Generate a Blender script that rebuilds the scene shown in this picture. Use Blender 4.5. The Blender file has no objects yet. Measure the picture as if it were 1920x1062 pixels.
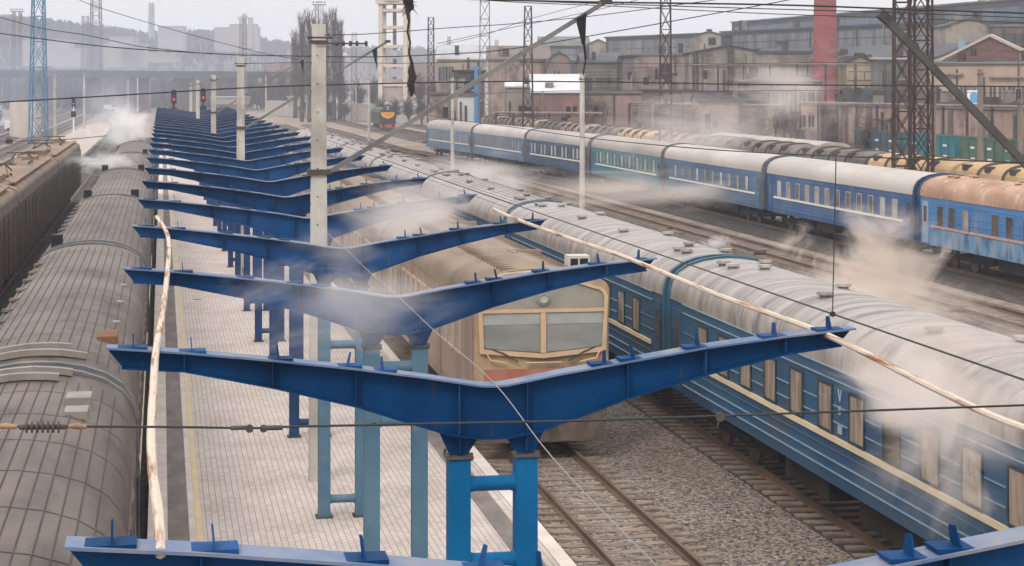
import bpy, math, random
from mathutils import Vector
R = math.radians
C = bpy.context.scene.collection
random.seed(7)

# ------------------------------------------------------------------ camera, sky, sun, exposure
FPX = 3640.0; TH = math.atan(657 / FPX); CT = math.cos(TH); ST = math.sin(TH); ZC = 8.95
sc = bpy.context.scene
cam_d = bpy.data.cameras.new('camera'); cam = bpy.data.objects.new('camera', cam_d); C.objects.link(cam)
cam.location = (0, 0, ZC); cam.rotation_euler = (R(90), 0, -TH)
cam_d.sensor_width = 36; cam_d.lens = FPX / 1920 * 36; cam_d.shift_y = -375 / 1920
cam_d.clip_start = 0.5; cam_d.clip_end = 9000
sc.camera = cam
W = bpy.data.worlds.new('World'); sc.world = W; W.use_nodes = True
nt = W.node_tree; nt.nodes.clear()
def N(nt, t, **k):
    n = nt.nodes.new(t)
    for a, b in k.items():
        setattr(n, a, b)
    return n
SUN_EL, SUN_AZ = R(42), R(215)
sky = N(nt, 'ShaderNodeTexSky', sky_type='NISHITA', sun_disc=False, sun_elevation=SUN_EL, sun_rotation=SUN_AZ)
sky.dust_density = 6; sky.air_density = 1.0; sky.ozone_density = 1.0
mx = N(nt, 'ShaderNodeMix', data_type='RGBA'); mx.inputs[0].default_value = .96
cl = N(nt, 'ShaderNodeTexNoise'); cl.inputs['Scale'].default_value = 2.2; cl.inputs['Detail'].default_value = 5
rp = N(nt, 'ShaderNodeValToRGB')
rp.color_ramp.elements[0].position = .25; rp.color_ramp.elements[0].color = (8.1, 7.95, 7.9, 1)
rp.color_ramp.elements[1].position = .75; rp.color_ramp.elements[1].color = (9.2, 9.0, 8.95, 1)
tc = N(nt, 'ShaderNodeTexCoord')
bg = N(nt, 'ShaderNodeBackground'); bg.inputs[1].default_value = .14
wo = N(nt, 'ShaderNodeOutputWorld')
L = nt.links.new
sz = N(nt, 'ShaderNodeSeparateXYZ'); ez = N(nt, 'ShaderNodeMapRange'); ez.inputs[3].default_value = .76; ez.inputs[4].default_value = 1.75
ov = N(nt, 'ShaderNodeVectorMath', operation='SCALE')      # overcast sky: brightest overhead, dimmer towards the horizon
L(tc.outputs['Generated'], cl.inputs['Vector']); L(cl.outputs[0], rp.inputs[0]); L(tc.outputs['Generated'], sz.inputs[0]); L(sz.outputs[2], ez.inputs[0]); L(rp.outputs[0], ov.inputs[0]); L(ez.outputs[0], ov.inputs[3])
L(sky.outputs[0], mx.inputs[6]); L(ov.outputs[0], mx.inputs[7]); L(mx.outputs[2], bg.inputs[0]); L(bg.outputs[0], wo.inputs[0])
sl = bpy.data.lights.new('sun', 'SUN'); sl.energy = 1.5; sl.angle = R(14); sl.color = (1, .90, .78)
so = bpy.data.objects.new('sun', sl); C.objects.link(so)
so.rotation_euler = (R(90) - SUN_EL, 0, R(180) - SUN_AZ)
so.location = (0, 0, 60)
sc.view_settings.view_transform = 'Standard'; sc.view_settings.look = 'None'
sc.view_settings.exposure = 0.0; sc.view_settings.gamma = 1
sc.cycles.volume_bounces = 2; sc.cycles.max_bounces = 6; sc.cycles.diffuse_bounces = 1
sc.cycles.volume_step_rate = 1.5; sc.cycles.volume_max_steps = 160
sc.cycles.use_denoising = True

# ------------------------------------------------------------------ helpers
def at(px, py, z=None, X=None, Y=None, D=None):
    a = (px - 960) / FPX
    dx = ST + a * CT; dy = CT - a * ST; dz = -(py - 156) / FPX
    if z is not None: D = (z - ZC) / dz
    elif X is not None: D = X / dx
    elif Y is not None: D = Y / dy
    return Vector((D * dx, D * dy, ZC + D * dz))
ORD = ('first second third fourth fifth sixth seventh eighth ninth tenth eleventh twelfth thirteenth fourteenth fifteenth sixteenth '
       'seventeenth eighteenth nineteenth twentieth twenty-first twenty-second twenty-third twenty-fourth twenty-fifth').split()

class MB:
    def __init__(s): s.v = []; s.f = []
    def quad(s, *p):
        n = len(s.v); s.v += [tuple(q) for q in p]; s.f.append(tuple(range(n, n + len(p)))); return s
    def box(s, x0, x1, y0, y1, z0, z1):
        n = len(s.v)
        s.v += [(x0, y0, z0), (x1, y0, z0), (x1, y1, z0), (x0, y1, z0), (x0, y0, z1), (x1, y0, z1), (x1, y1, z1), (x0, y1, z1)]
        for q in ((0, 3, 2, 1), (4, 5, 6, 7), (0, 1, 5, 4), (1, 2, 6, 5), (2, 3, 7, 6), (3, 0, 4, 7)): s.f.append(tuple(n + i for i in q))
        return s
    def bar(s, p, q, w, h=None, up=(0, 0, 1)):
        h = h or w; p = Vector(p); q = Vector(q); d = (q - p).normalized(); u = Vector(up)
        if abs(d.dot(u)) > .99: u = Vector((0, 1, 0))
        a = d.cross(u).normalized() * w / 2; b = a.cross(d).normalized() * h / 2
        n = len(s.v)
        for c in (p, q):
            s.v += [tuple(c - a - b), tuple(c + a - b), tuple(c + a + b), tuple(c - a + b)]
        for f in ((0, 1, 2, 3), (7, 6, 5, 4), (0, 4, 5, 1), (1, 5, 6, 2), (2, 6, 7, 3), (3, 7, 4, 0)): s.f.append(tuple(n + i for i in f))
        return s
    def tube(s, pts, r, n=8, caps=True):
        pts = [Vector(p) for p in pts]; rs = r if isinstance(r, (list, tuple)) else [r] * len(pts)
        base = len(s.v)
        for i, p in enumerate(pts):
            d = (pts[min(i + 1, len(pts) - 1)] - pts[max(i - 1, 0)]).normalized()
            u = Vector((0, 0, 1)) if abs(d.z) < .95 else Vector((0, 1, 0))
            a = d.cross(u).normalized(); b = a.cross(d).normalized()
            for k in range(n):
                t = 2 * math.pi * k / n
                s.v.append(tuple(p + (a * math.cos(t) + b * math.sin(t)) * rs[i]))
        for i in range(len(pts) - 1):
            for k in range(n):
                k2 = (k + 1) % n
                s.f.append((base + i * n + k, base + i * n + k2, base + (i + 1) * n + k2, base + (i + 1) * n + k))
        if caps:
            s.f.append(tuple(base + k for k in range(n - 1, -1, -1))); e = base + (len(pts) - 1) * n
            s.f.append(tuple(e + k for k in range(n)))
        return s
    def prism(s, prof, y0, y1, caps=True, axis='y', close=True):
        """closed profile of (a, b) extruded along an axis: y -> (a, t, b); x -> (t, a, b); z -> (a, b, t)"""
        m = {'y': lambda a, b, t: (a, t, b), 'x': lambda a, b, t: (t, a, b), 'z': lambda a, b, t: (a, b, t)}[axis]
        n = len(s.v); k = len(prof)
        s.v += [m(a, b, y0) for a, b in prof] + [m(a, b, y1) for a, b in prof]
        for i in range(k if close else k - 1):
            j = (i + 1) % k; s.f.append((n + i, n + j, n + k + j, n + k + i))
        if caps and close:
            s.f.append(tuple(n + i for i in range(k - 1, -1, -1))); s.f.append(tuple(n + k + i for i in range(k)))
        return s
    def lathe(s, prof, c=(0, 0, 0), n=16):
        b = len(s.v)
        for r, z in prof:
            for k in range(n):
                t = 2 * math.pi * k / n; s.v.append((c[0] + r * math.cos(t), c[1] + r * math.sin(t), c[2] + z))
        for i in range(len(prof) - 1):
            for k in range(n):
                k2 = (k + 1) % n; s.f.append((b + i * n + k, b + i * n + k2, b + (i + 1) * n + k2, b + (i + 1) * n + k))
        return s
    def disc(s, c, r, w, axis='x', n=14):
        d = {'x': (1, 0, 0), 'y': (0, 1, 0), 'z': (0, 0, 1)}[axis]; c = Vector(c); d = Vector(d)
        return s.tube([c - d * w / 2, c + d * w / 2], r, n)
    def build(s, name, mat, parent=None, smooth=False, fix=True):
        me = bpy.data.meshes.new(name); me.from_pydata(s.v, [], s.f); me.update()
        if fix:
            import bmesh
            bm = bmesh.new(); bm.from_mesh(me); bmesh.ops.recalc_face_normals(bm, faces=bm.faces); bm.to_mesh(me); bm.free()
        me.materials.append(mat)
        if smooth:
            me.polygons.foreach_set('use_smooth', [True] * len(me.polygons))
            if hasattr(me, 'set_sharp_from_angle'): me.set_sharp_from_angle(angle=R(40))
        o = bpy.data.objects.new(name, me); C.objects.link(o)
        if parent: o.parent = parent
        return o
def tag(o, label=None, cat=None, group=None, kind=None):
    if label: o['label'] = label
    if cat: o['category'] = cat
    if group: o['group'] = group
    if kind: o['kind'] = kind
    return o
def thing(name, label, cat, loc=(0, 0, 0), rz=0, group=None):
    o = bpy.data.objects.new(name, None); C.objects.link(o); o.empty_display_size = .3
    o.location = loc; o.rotation_euler = (0, 0, rz)
    return tag(o, label, cat, group)
def dup(root, loc, label=None, rz=None, group=None):
    def cp(o, par):
        c = o.copy(); C.objects.link(c); c.parent = par
        for ch in o.children: cp(ch, c)
        return c
    r = cp(root, None); r.location = loc
    if rz is not None: r.rotation_euler = (0, 0, rz)
    if label: r['label'] = label
    if group: r['group'] = group
    return r
def inst(o, parent, loc=(0, 0, 0)):
    c = o.copy(); C.objects.link(c); c.parent = parent; c.location = loc
    return c

# ------------------------------------------------------------------ materials
MATS = {}
def M(name, c1, c2=None, scale=1.0, rough=.75, metal=0.0, bump=0.0, stretch=(1, 1, 1), lo=.38, hi=.62, c3=None, s3=.25, detail=6,
      lo3=.55, hi3=.75, coord='pos', bscale=None, spec=.22, st3=(1, 1, 1)):
    if name in MATS: return MATS[name]
    m = bpy.data.materials.new(name); m.use_nodes = True; t = m.node_tree; l = t.links.new
    p = t.nodes['Principled BSDF']; p.inputs['Roughness'].default_value = rough; p.inputs['Metallic'].default_value = metal
    p.inputs['Specular IOR Level'].default_value = spec
    p.inputs['Base Color'].default_value = (*c1, 1)
    if coord == 'pos': co = N(t, 'ShaderNodeNewGeometry').outputs['Position']
    else: co = N(t, 'ShaderNodeTexCoord').outputs['Object']
    def noise(sc_, st, det=detail):
        mp = N(t, 'ShaderNodeMapping'); mp.inputs['Scale'].default_value = st; l(co, mp.inputs[0])
        n = N(t, 'ShaderNodeTexNoise'); n.inputs['Scale'].default_value = sc_; n.inputs['Detail'].default_value = det
        n.inputs['Roughness'].default_value = .62
        l(mp.outputs[0], n.inputs['Vector']); return n
    if c2:
        n = noise(scale, stretch); r = N(t, 'ShaderNodeValToRGB')
        r.color_ramp.elements[0].position = lo; r.color_ramp.elements[0].color = (*c1, 1)
        r.color_ramp.elements[1].position = hi; r.color_ramp.elements[1].color = (*c2, 1)
        l(n.outputs[0], r.inputs[0]); out = r.outputs[0]
        if c3:
            n3 = noise(s3, st3); r3 = N(t, 'ShaderNodeMapRange'); r3.inputs[1].default_value = lo3; r3.inputs[2].default_value = hi3
            l(n3.outputs[0], r3.inputs[0]); mm = N(t, 'ShaderNodeMix', data_type='RGBA')
            l(r3.outputs[0], mm.inputs[0]); l(out, mm.inputs[6]); mm.inputs[7].default_value = (*c3, 1); out = mm.outputs[2]
        l(out, p.inputs['Base Color'])
        m['out'] = 1
    if bump:
        nb = noise(bscale or scale * 3, (1, 1, 1)); b = N(t, 'ShaderNodeBump'); b.inputs['Strength'].default_value = bump; b.inputs['Distance'].default_value = .05
        l(nb.outputs[0], b.inputs['Height']); l(b.outputs[0], p.inputs['Normal'])
    MATS[name] = m; return m

frame_blue = M('frame_blue', (.0003, .026, .090), (.0008, .060, .20), .9, .6, spec=.06, lo=.3, hi=.7, c3=(.075, .056, .048), s3=1.6, lo3=.62, hi3=.78, st3=(3.5, 3.5, .45), stretch=(1, 1, .7))
for mm__ in (frame_blue,):
    t_ = mm__.node_tree; p__ = t_.nodes['Principled BSDF']; src = p__.inputs['Base Color'].links[0].from_socket
    oi = N(t_, 'ShaderNodeObjectInfo'); hs = N(t_, 'ShaderNodeHueSaturation'); r1 = N(t_, 'ShaderNodeMapRange'); r1.inputs[3].default_value = .68; r1.inputs[4].default_value = 1.35
    r2 = N(t_, 'ShaderNodeMapRange'); r2.inputs[3].default_value = 1.04; r2.inputs[4].default_value = .93
    t_.links.new(oi.outputs['Random'], r1.inputs[0]); t_.links.new(oi.outputs['Random'], r2.inputs[0]); t_.links.new(r1.outputs[0], hs.inputs['Value']); t_.links.new(r2.outputs[0], hs.inputs['Saturation'])
    t_.links.new(src, hs.inputs['Color']); t_.links.new(hs.outputs[0], p__.inputs['Base Color'])
flange_sheen = M('flange_sheen', (.075, .125, .235), (.15, .19, .28), 1.1, .6, c3=(.22, .21, .22), s3=1.7, lo3=.5, hi3=.72)  # sky sheen on the flange tops painted in as a paler blue
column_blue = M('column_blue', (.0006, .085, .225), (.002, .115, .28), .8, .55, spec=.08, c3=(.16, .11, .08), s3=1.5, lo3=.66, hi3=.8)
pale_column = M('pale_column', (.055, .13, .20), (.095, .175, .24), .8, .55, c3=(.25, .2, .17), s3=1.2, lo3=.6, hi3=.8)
concrete = M('concrete', (.36, .34, .31), (.50, .48, .44), 1.6, .9, bump=.12, c3=(.25, .22, .2), s3=.7, stretch=(1, 1, .35))
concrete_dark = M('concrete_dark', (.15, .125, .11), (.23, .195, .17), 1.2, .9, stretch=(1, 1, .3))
steel_dark = M('steel_dark', (.045, .042, .042), (.085, .07, .062), 1.5, .7)
rust_steel = M('rust_steel', (.034, .024, .021), (.075, .046, .037), 1.2, .8)
wire_mat = M('wire_mat', (.03, .03, .033), rough=.6)
cable_grey = M('cable_grey', (.24, .24, .25), rough=.6)
white_pipe = M('white_pipe', (.60, .52, .44), (.48, .40, .33), 45, .75, c3=(.27, .13, .07), s3=9, lo3=.49, hi3=.62, st3=(1.6, .10, 1.6))
black_m = M('black_m', (.012, .012, .013), rough=.6)
under_m = M('under_m', (.012, .010, .009), (.032, .026, .022), 1.2, .85)
rubber = M('rubber', (.02, .02, .022), rough=.8)
tin_white = M('tin_white', (.75, .76, .78), (.62, .63, .66), .3, .5)
grey_paint = M('grey_paint', (.30, .31, .33), (.38, .38, .39), .5, .6)
gravel_cols = ((.045, .035, .03), (.30, .25, .215))

def gravel(name, ca, cb, scale, bump, tint=None):
    m = bpy.data.materials.new(name); m.use_nodes = True; t = m.node_tree; l = t.links.new
    p = t.nodes['Principled BSDF']; p.inputs['Roughness'].default_value = .9
    g = N(t, 'ShaderNodeNewGeometry')
    v = N(t, 'ShaderNodeTexVoronoi'); v.inputs['Scale'].default_value = scale; l(g.outputs['Position'], v.inputs['Vector'])
    sep = N(t, 'ShaderNodeSeparateColor'); l(v.outputs['Color'], sep.inputs[0])
    r = N(t, 'ShaderNodeValToRGB'); r.color_ramp.elements[0].color = (*ca, 1); r.color_ramp.elements[1].color = (*cb, 1)
    r.color_ramp.elements[0].position = .05; r.color_ramp.elements[1].position = .95
    l(sep.outputs[0], r.inputs[0])
    n = N(t, 'ShaderNodeTexNoise'); n.inputs['Scale'].default_value = .18; n.inputs['Detail'].default_value = 6; l(g.outputs['Position'], n.inputs['Vector'])
    mr = N(t, 'ShaderNodeMapRange'); mr.inputs[1].default_value = .35; mr.inputs[2].default_value = .68; l(n.outputs[0], mr.inputs[0])
    mm = N(t, 'ShaderNodeMix', data_type='RGBA', blend_type='MULTIPLY'); mm.inputs[7].default_value = (*(tint or (.62, .5, .42)), 1)
    l(mr.outputs[0], mm.inputs[0]); l(r.outputs[0], mm.inputs[6]); l(mm.outputs[2], p.inputs['Base Color'])
    b = N(t, 'ShaderNodeBump'); b.inputs['Strength'].default_value = bump; b.inputs['Distance'].default_value = .06; b.invert = True
    l(v.outputs['Distance'], b.inputs['Height']); l(b.outputs[0], p.inputs['Normal'])
    return m
ballast_m = gravel('ballast_m', (.035, .029, .025), (.40, .34, .295), 16, 1.0, (.66, .54, .46))
ground_m = gravel('ground_m', (.17, .135, .11), (.36, .29, .24), 5, .5, (.62, .55, .47))

def paving_mat():
    m = bpy.data.materials.new('paving_m'); m.use_nodes = True; t = m.node_tree; l = t.links.new
    p = t.nodes['Principled BSDF']; p.inputs['Roughness'].default_value = .85
    g = N(t, 'ShaderNodeNewGeometry'); sx = N(t, 'ShaderNodeSeparateXYZ'); l(g.outputs['Position'], sx.inputs[0])
    cb = N(t, 'ShaderNodeCombineXYZ'); l(sx.outputs[1], cb.inputs[0]); l(sx.outputs[0], cb.inputs[1])
    b = N(t, 'ShaderNodeTexBrick'); l(cb.outputs[0], b.inputs['Vector'])
    b.inputs['Scale'].default_value = 1; b.inputs['Brick Width'].default_value = .24; b.inputs['Row Height'].default_value = .125
    b.inputs['Mortar Size'].default_value = .008; b.inputs['Mortar Smooth'].default_value = .2; b.inputs['Bias'].default_value = -.2
    b.inputs['Color1'].default_value = (.52, .455, .42, 1); b.inputs['Color2'].default_value = (.42, .365, .335, 1); b.inputs['Mortar'].default_value = (.22, .18, .16, 1)
    n = N(t, 'ShaderNodeTexNoise'); n.inputs['Scale'].default_value = .5; n.inputs['Detail'].default_value = 8; l(g.outputs['Position'], n.inputs['Vector'])
    mr = N(t, 'ShaderNodeMapRange'); mr.inputs[1].default_value = .40; mr.inputs[2].default_value = .70; mr.inputs[4].default_value = .5; l(n.outputs[0], mr.inputs[0])
    mm = N(t, 'ShaderNodeMix', data_type='RGBA', blend_type='MULTIPLY'); mm.inputs[7].default_value = (.62, .56, .52, 1)
    l(mr.outputs[0], mm.inputs[0]); l(b.outputs[0], mm.inputs[6]); l(mm.outputs[2], p.inputs['Base Color'])
    return m
paving_m = paving_mat()
asphalt_m = M('asphalt_m', (.135, .115, .105), (.20, .175, .16), 2.0, .9, stretch=(1, .4, 1), bump=.1)
kerb_m = M('kerb_m', (.56, .50, .45), (.46, .40, .36), 1.2, .85, bump=.08)
yellow_m = M('yellow_m', (.58, .46, .27), (.48, .40, .29), 2.5, .8)
rail_m = M('rail_m', (.10, .066, .048), (.19, .125, .088), 1.5, .55, metal=.3, stretch=(1, .2, 1))
sleeper_m = M('sleeper_m', (.14, .108, .085), (.26, .205, .165), 2.0, .9, bump=.2)
grass_m = M('grass_m', (.07, .075, .035), (.13, .11, .06), 1.2, .95)

# ------------------------------------------------------------------ setting: ground, platforms, tracks
g = MB(); g.quad((-2500, -60, -.45), (2500, -60, -.45), (2500, 3500, -.45), (-2500, 3500, -.45))
tag(g.build('ground', ground_m, fix=False), kind='structure')

oily_m = gravel('oily_m', (.012, .010, .009), (.075, .06, .05), 11, .8, (.6, .52, .46))
mid_m = gravel('mid_m', (.03, .025, .022), (.16, .13, .108), 9, .8, (.55, .48, .42))
def ballast(x, y0, y1, w=1.75, fx=None):
    m = MB(); ys = [y0 + (y1 - y0) * i / 24 for i in range(25)]
    prev = None
    for y in ys:
        cx = fx(y) if fx else x
        row = [(cx - w - .5, y, -.44), (cx - w, y, -.19), (cx + w, y, -.19), (cx + w + .5, y, -.44)]
        if prev:
            for i in range(3): m.quad(prev[i], prev[i + 1], row[i + 1], row[i])
        prev = row
    return m
def track(x, y0, y1, near0=None, fx=None, wide=1.75, bed=None):
    root = thing('railway_track', None, None, (0, 0, 0)); tag(root, kind='structure')
    ballast(x, y0, y1, wide, fx).build('ballast', bed or mid_m, root, fix=False)
    ys = [y0 + (y1 - y0) * i / 30 for i in range(31)] if fx else [y0, y1]
    for s in (-.797, .797):
        prof = [(-.07, -.172), (.07, -.172), (.07, -.155), (.012, -.13), (.012, -.045), (.037, -.035), (.037, 0), (-.037, 0), (-.037, -.035), (-.012, -.045), (-.012, -.13), (-.07, -.155)]
        m = MB()
        for a, b in zip(ys, ys[1:]):
            xa = (fx(a) if fx else x) + s; xb = (fx(b) if fx else x) + s
            n = len(m.v); k = len(prof)
            m.v += [(xa + u, a, z) for u, z in prof] + [(xb + u, b, z) for u, z in prof]
            m.f += [(n + i, n + (i + 1) % k, n + k + (i + 1) % k, n + k + i) for i in range(k)]
        m.build('rail', rail_m, root)
    if near0 is not None:
        first = None; n = 100
        for i in range(n):
            y = near0 + .58 * i
            cx = fx(y) if fx else x
            if first is None:
                sm = MB().prism([(-1.38, -.26), (1.38, -.26), (1.38, -.145), (.5, -.175), (-.5, -.175), (-1.38, -.145)], -.125, .125)
                first = sm.build('sleeper', sleeper_m, root); first.location = (cx, y, 0)
            else: inst(first, root, (cx + random.uniform(-.04, .04), y, random.uniform(-.012, .012)))
        rest = MB()
        y = near0 + .58 * n
        while y < min(y1, near0 + 180):
            cx = fx(y) if fx else x
            rest.box(cx - 1.35, cx + 1.35, y - .125, y + .125, -.26, -.17); y += .58
        tag(rest.build('sleeper', sleeper_m, root), kind='stuff')
    return root
EX, LX, NX, MX, TX = 9.12, -1.98, 14.55, 32.2, 38.55        # track centres: multiple unit, left coaches, near coaches, through line, far coaches
def bend(y): return TX - (0 if y < 160 else (y - 160) * .028 + (y - 160) ** 2 * .00035)
track(EX, 8, 240, 27, wide=1.78, bed=ballast_m)
track(NX, 8, 330, 27, bed=oily_m)
track(LX, 0, 330, bed=oily_m)
track(-7.65, 20, 420, bed=oily_m)
track(MX, 30, 430, 58)
track(TX, 30, 300, None, bend, bed=oily_m, wide=2.3)
track(46.0, 40, 420, bed=oily_m)
track(53.6, 60, 420)
track(75.0, 80, 420)
track(25.6, 150, 430); track(20.2, 150, 430)
track(-20.5, 60, 900); track(-26, 60, 900); track(-31.5, 60, 900)
m = MB(); m.quad((EX + 1.6, 8, -.196), (NX - 1.45, 8, -.186), (NX - 1.45, 150, -.186), (EX + 1.6, 150, -.196))
tag(m.build('gravel', ballast_m, fix=False), kind='structure')
m = MB()
for i in range(1500):
    x = random.uniform(16.5, 30.4); y = random.uniform(60, 200)
    if random.random() < .55: x = random.uniform(27.5, 30.2); y = random.uniform(55, 100)
    h = random.uniform(.06, .28)
    for k in range(9):
        a = random.uniform(0, 6.28); dx = math.cos(a) * h * .7; dy = math.sin(a) * h * .7; q = random.uniform(-.4, .4); w_ = random.uniform(-.4, .4)
        m.quad((x + q - .02, y + w_, -.44), (x + q + .02, y + w_, -.44), (x + q + dx, y + w_ + dy, -.44 + h))
tag(m.build('grass', grass_m, fix=False), kind='stuff')

PX0, PX1, PZ = -.27, 7.40, .2
plat = thing('platform', None, None); tag(plat, kind='structure')
q_ = MB().quad((-5.4, -5, -.425), (PX0 + .04, -5, -.425), (PX0 + .04, 330, -.425), (-5.4, 330, -.425)); q_.build('drain', oily_m, plat, fix=False)
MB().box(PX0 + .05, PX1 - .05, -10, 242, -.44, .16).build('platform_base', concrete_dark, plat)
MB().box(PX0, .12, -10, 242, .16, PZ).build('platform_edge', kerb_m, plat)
MB().box(.123, .53, -10, 242, .16, PZ - .004).build('asphalt_strip', asphalt_m, plat)
MB().box(.533, .66, -10, 242, .16, PZ - .002).build('edge_paving', kerb_m, plat)
MB().box(.663, .80, -10, 242, .16, PZ).build('yellow_line', yellow_m, plat)
MB().box(.803, 6.42, -10, 242, .16, PZ).build('paving', paving_m, plat)
MB().box(6.423, 6.86, -10, 242, .16, PZ - .004).build('asphalt_strip', asphalt_m, plat)
MB().box(6.863, 7.10, -10, 242, .16, PZ).build('edge_paving', paving_m, plat)
MB().box(7.108, PX1, -10, 242, .14, PZ + .012).build('platform_edge', M('white_edge', (.62, .56, .50), (.52, .46, .41), 1.5, .8), plat)

q = at(370, 562, z=PZ); MB().box(q.x - .16, q.x + .16, q.y - .09, q.y + .09, PZ + .001, PZ + .008).build('drain_cover', black_m, plat)
rs_ = random.Random(3)
far_plat = thing('platform', None, None); tag(far_plat, kind='structure')
m = MB(); out = [(-9.45, 20), (-9.4, 330), (-9.75, 385), (-11.2, 430), (-13.9, 436), (-15.6, 400), (-15.9, 290), (-18.0, 210), (-18.1, 20)]
m.prism(out, -.4, .22, axis='z'); m.build('paving', M('far_paving', (.42, .36, .32), (.34, .29, .26), .4, .85), far_plat)
road = MB(); road.quad((-60, 60, -.43), (-35, 60, -.43), (-35, 520, -.43), (-60, 520, -.43))
tag(road.build('road', M('road_m', (.2, .19, .19), (.27, .26, .26), .15, .9), fix=False), kind='structure')

# ------------------------------------------------------------------ canopy frames
CX = 3.6
TOPC = [(-4.18, 6.14), (-3.36, 6.07), (-2.42, 5.965), (-1.52, 5.85), (-.75, 5.735), (-.36, 5.665), (-.15, 5.628), (0, 5.62), (.15, 5.628), (.36, 5.665), (.75, 5.735), (1.52, 5.85), (2.42, 5.985), (3.36, 6.09), (4.18, 6.16)]
BOTC = [(-4.02, 5.90), (-3.36, 5.85), (-2.42, 5.65), (-1.52, 5.42), (-.9, 5.21), (-.5, 5.08), (-.2, 5.03), (0, 5.02), (.2, 5.03), (.5, 5.08), (.9, 5.21), (1.52, 5.42), (2.42, 5.66), (3.36, 5.87), (4.02, 5.95)]
def interp(c, x):
    for (a, za), (b, zb) in zip(c, c[1:]):
        if a <= x <= b: return za + (zb - za) * (x - a) / (b - a)
    return c[0][1] if x < c[0][0] else c[-1][1]
def ribbon(c, off0, off1, hw):
    m = MB(); prof = [(x, z + off0) for x, z in c] + [(x, z + off1) for x, z in reversed(c)]
    n = len(c)
    for i in range(n - 1):
        (xa, za), (xb, zb) = c[i], c[i + 1]
        a = [(xa, -hw, za + off0), (xa, hw, za + off0), (xa, hw, za + off1), (xa, -hw, za + off1)]
        b = [(xb, -hw, zb + off0), (xb, hw, zb + off0), (xb, hw, zb + off1), (xb, -hw, zb + off1)]
        for j in range(4): m.quad(a[j], a[(j + 1) % 4], b[(j + 1) % 4], b[j])
        if i == 0: m.quad(*a)
        if i == n - 2: m.quad(*b)
    return m
def canopy_frame(name, colmat):
    root = thing(name, 'x', 'canopy frame', (0, 0, PZ), 0, 'blue steel frames of the roofless platform canopy')
    o = -PZ
    wz = [(x, z + o - .022) for x, z in TOPC] + [(x, z + o + .018) for x, z in reversed(BOTC)]
    MB().prism(wz, -.011, .011).build('web', frame_blue, root)
    ribbon([(x, z + o) for x, z in TOPC], -.022, 0, .15).build('top_flange', flange_sheen, root)
    ribbon([(x, z + o) for x, z in BOTC], 0, .018, .13).build('bottom_flange', frame_blue, root)
    for x in (-3.36, -2.42, -1.52, -.38, .38, 1.52, 2.42, 3.36):
        zt = interp(TOPC, x) + o - .024; zb = interp(BOTC, x) + o + .02
        mb = MB().box(x - .006, x + .006, -.125, -.012, zb, zt); mb.box(x - .006, x + .006, .012, .125, zb, zt); mb.build('stiffener', frame_blue, root)
    for x in (-3.9, -3.28, -2.35, -1.6, -1.22, 1.27, 1.6, 2.35, 3.25, 3.9):
        z = interp(TOPC, x) + o + .002; sl_ = random.uniform(-.03, .03)
        mb = MB().box(x - .17, x + .15, -.12, .12, z - .015, z + .012)
        n0 = len(mb.v); w_ = .006
        for q in (-w_, w_): mb.v += [(x + q, -.11, z + .016), (x + q, .07, z + .016), (x + q + sl_, .045, z + .14), (x + q + sl_, -.055, z + .155)]
        mb.f += [tuple(n0 + i for i in f) for f in ((0, 1, 2, 3), (4, 5, 6, 7), (0, 1, 5, 4), (1, 2, 6, 5), (2, 3, 7, 6), (3, 0, 4, 7))]
        mb.build('purlin_cleat', frame_blue, root)
    for s in (-1, 1):
        x = .375 * s
        c = MB().box(x - .12, x + .12, -.12, .12, 0, 4.62).build('column', colmat, root)
        MB().box(x - .15, x + .15, -.15, .15, 4.62, 4.645).build('cap_plate', steel_dark, c)
        zt = interp(BOTC, x) + o
        mb = MB().prism([(x - .10, 4.645), (x + .10, 4.645), (x + .22, interp(BOTC, x + .22) + o - .002), (x - .22, interp(BOTC, x - .22) + o - .002)], -.011, .011)
        mb.box(x - .008, x + .008, -.10, .10, 4.645, zt - .002)
        mb.build('bracket', frame_blue, c)
        mb = MB()
        for bx in (-.13, .13):
            for by in (-.13, .13): mb.tube([(x + bx, by, 4.60), (x + bx, by, 4.69)], .014, 6)
        mb.build('bolt', steel_dark, c)
        MB().box(x - .17, x + .17, -.17, .17, 0, .03).build('base_plate', steel_dark, c)
    for z in (.36, 3.47, 4.32):
        MB().tube([(-.29, 0, z), (-.2, 0, z), (.2, 0, z), (.29, 0, z)], [.115, .085, .085, .115], 12).build('crossbar', colmat, root, smooth=True)
    return root
f_deep = canopy_frame('canopy_frame', column_blue)
f_pale = canopy_frame('canopy_frame', pale_column)
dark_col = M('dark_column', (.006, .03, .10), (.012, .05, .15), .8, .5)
f_dark = canopy_frame('canopy_frame', dark_col)
for k in range(25):
    lab = 'blue V-shaped canopy frame, %s from the camera' % ORD[k]
    if k == 0: lab = 'nearest blue V-shaped canopy frame, cut by the bottom edge of the photo'
    if k == 1: lab = 'large blue V-shaped canopy frame on two bright blue columns, second from the camera'
    if k in (2, 3): lab = 'blue V-shaped canopy frame veiled by steam on pale blue columns, %s from the camera' % ORD[k]
    if k == 24: lab = 'farthest blue canopy frame at the end of the row'
    loc = (CX, 12.2 + 9 * k, PZ)
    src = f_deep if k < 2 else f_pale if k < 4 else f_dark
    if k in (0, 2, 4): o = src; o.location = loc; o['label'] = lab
    else: o = dup(src, loc, lab)

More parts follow.
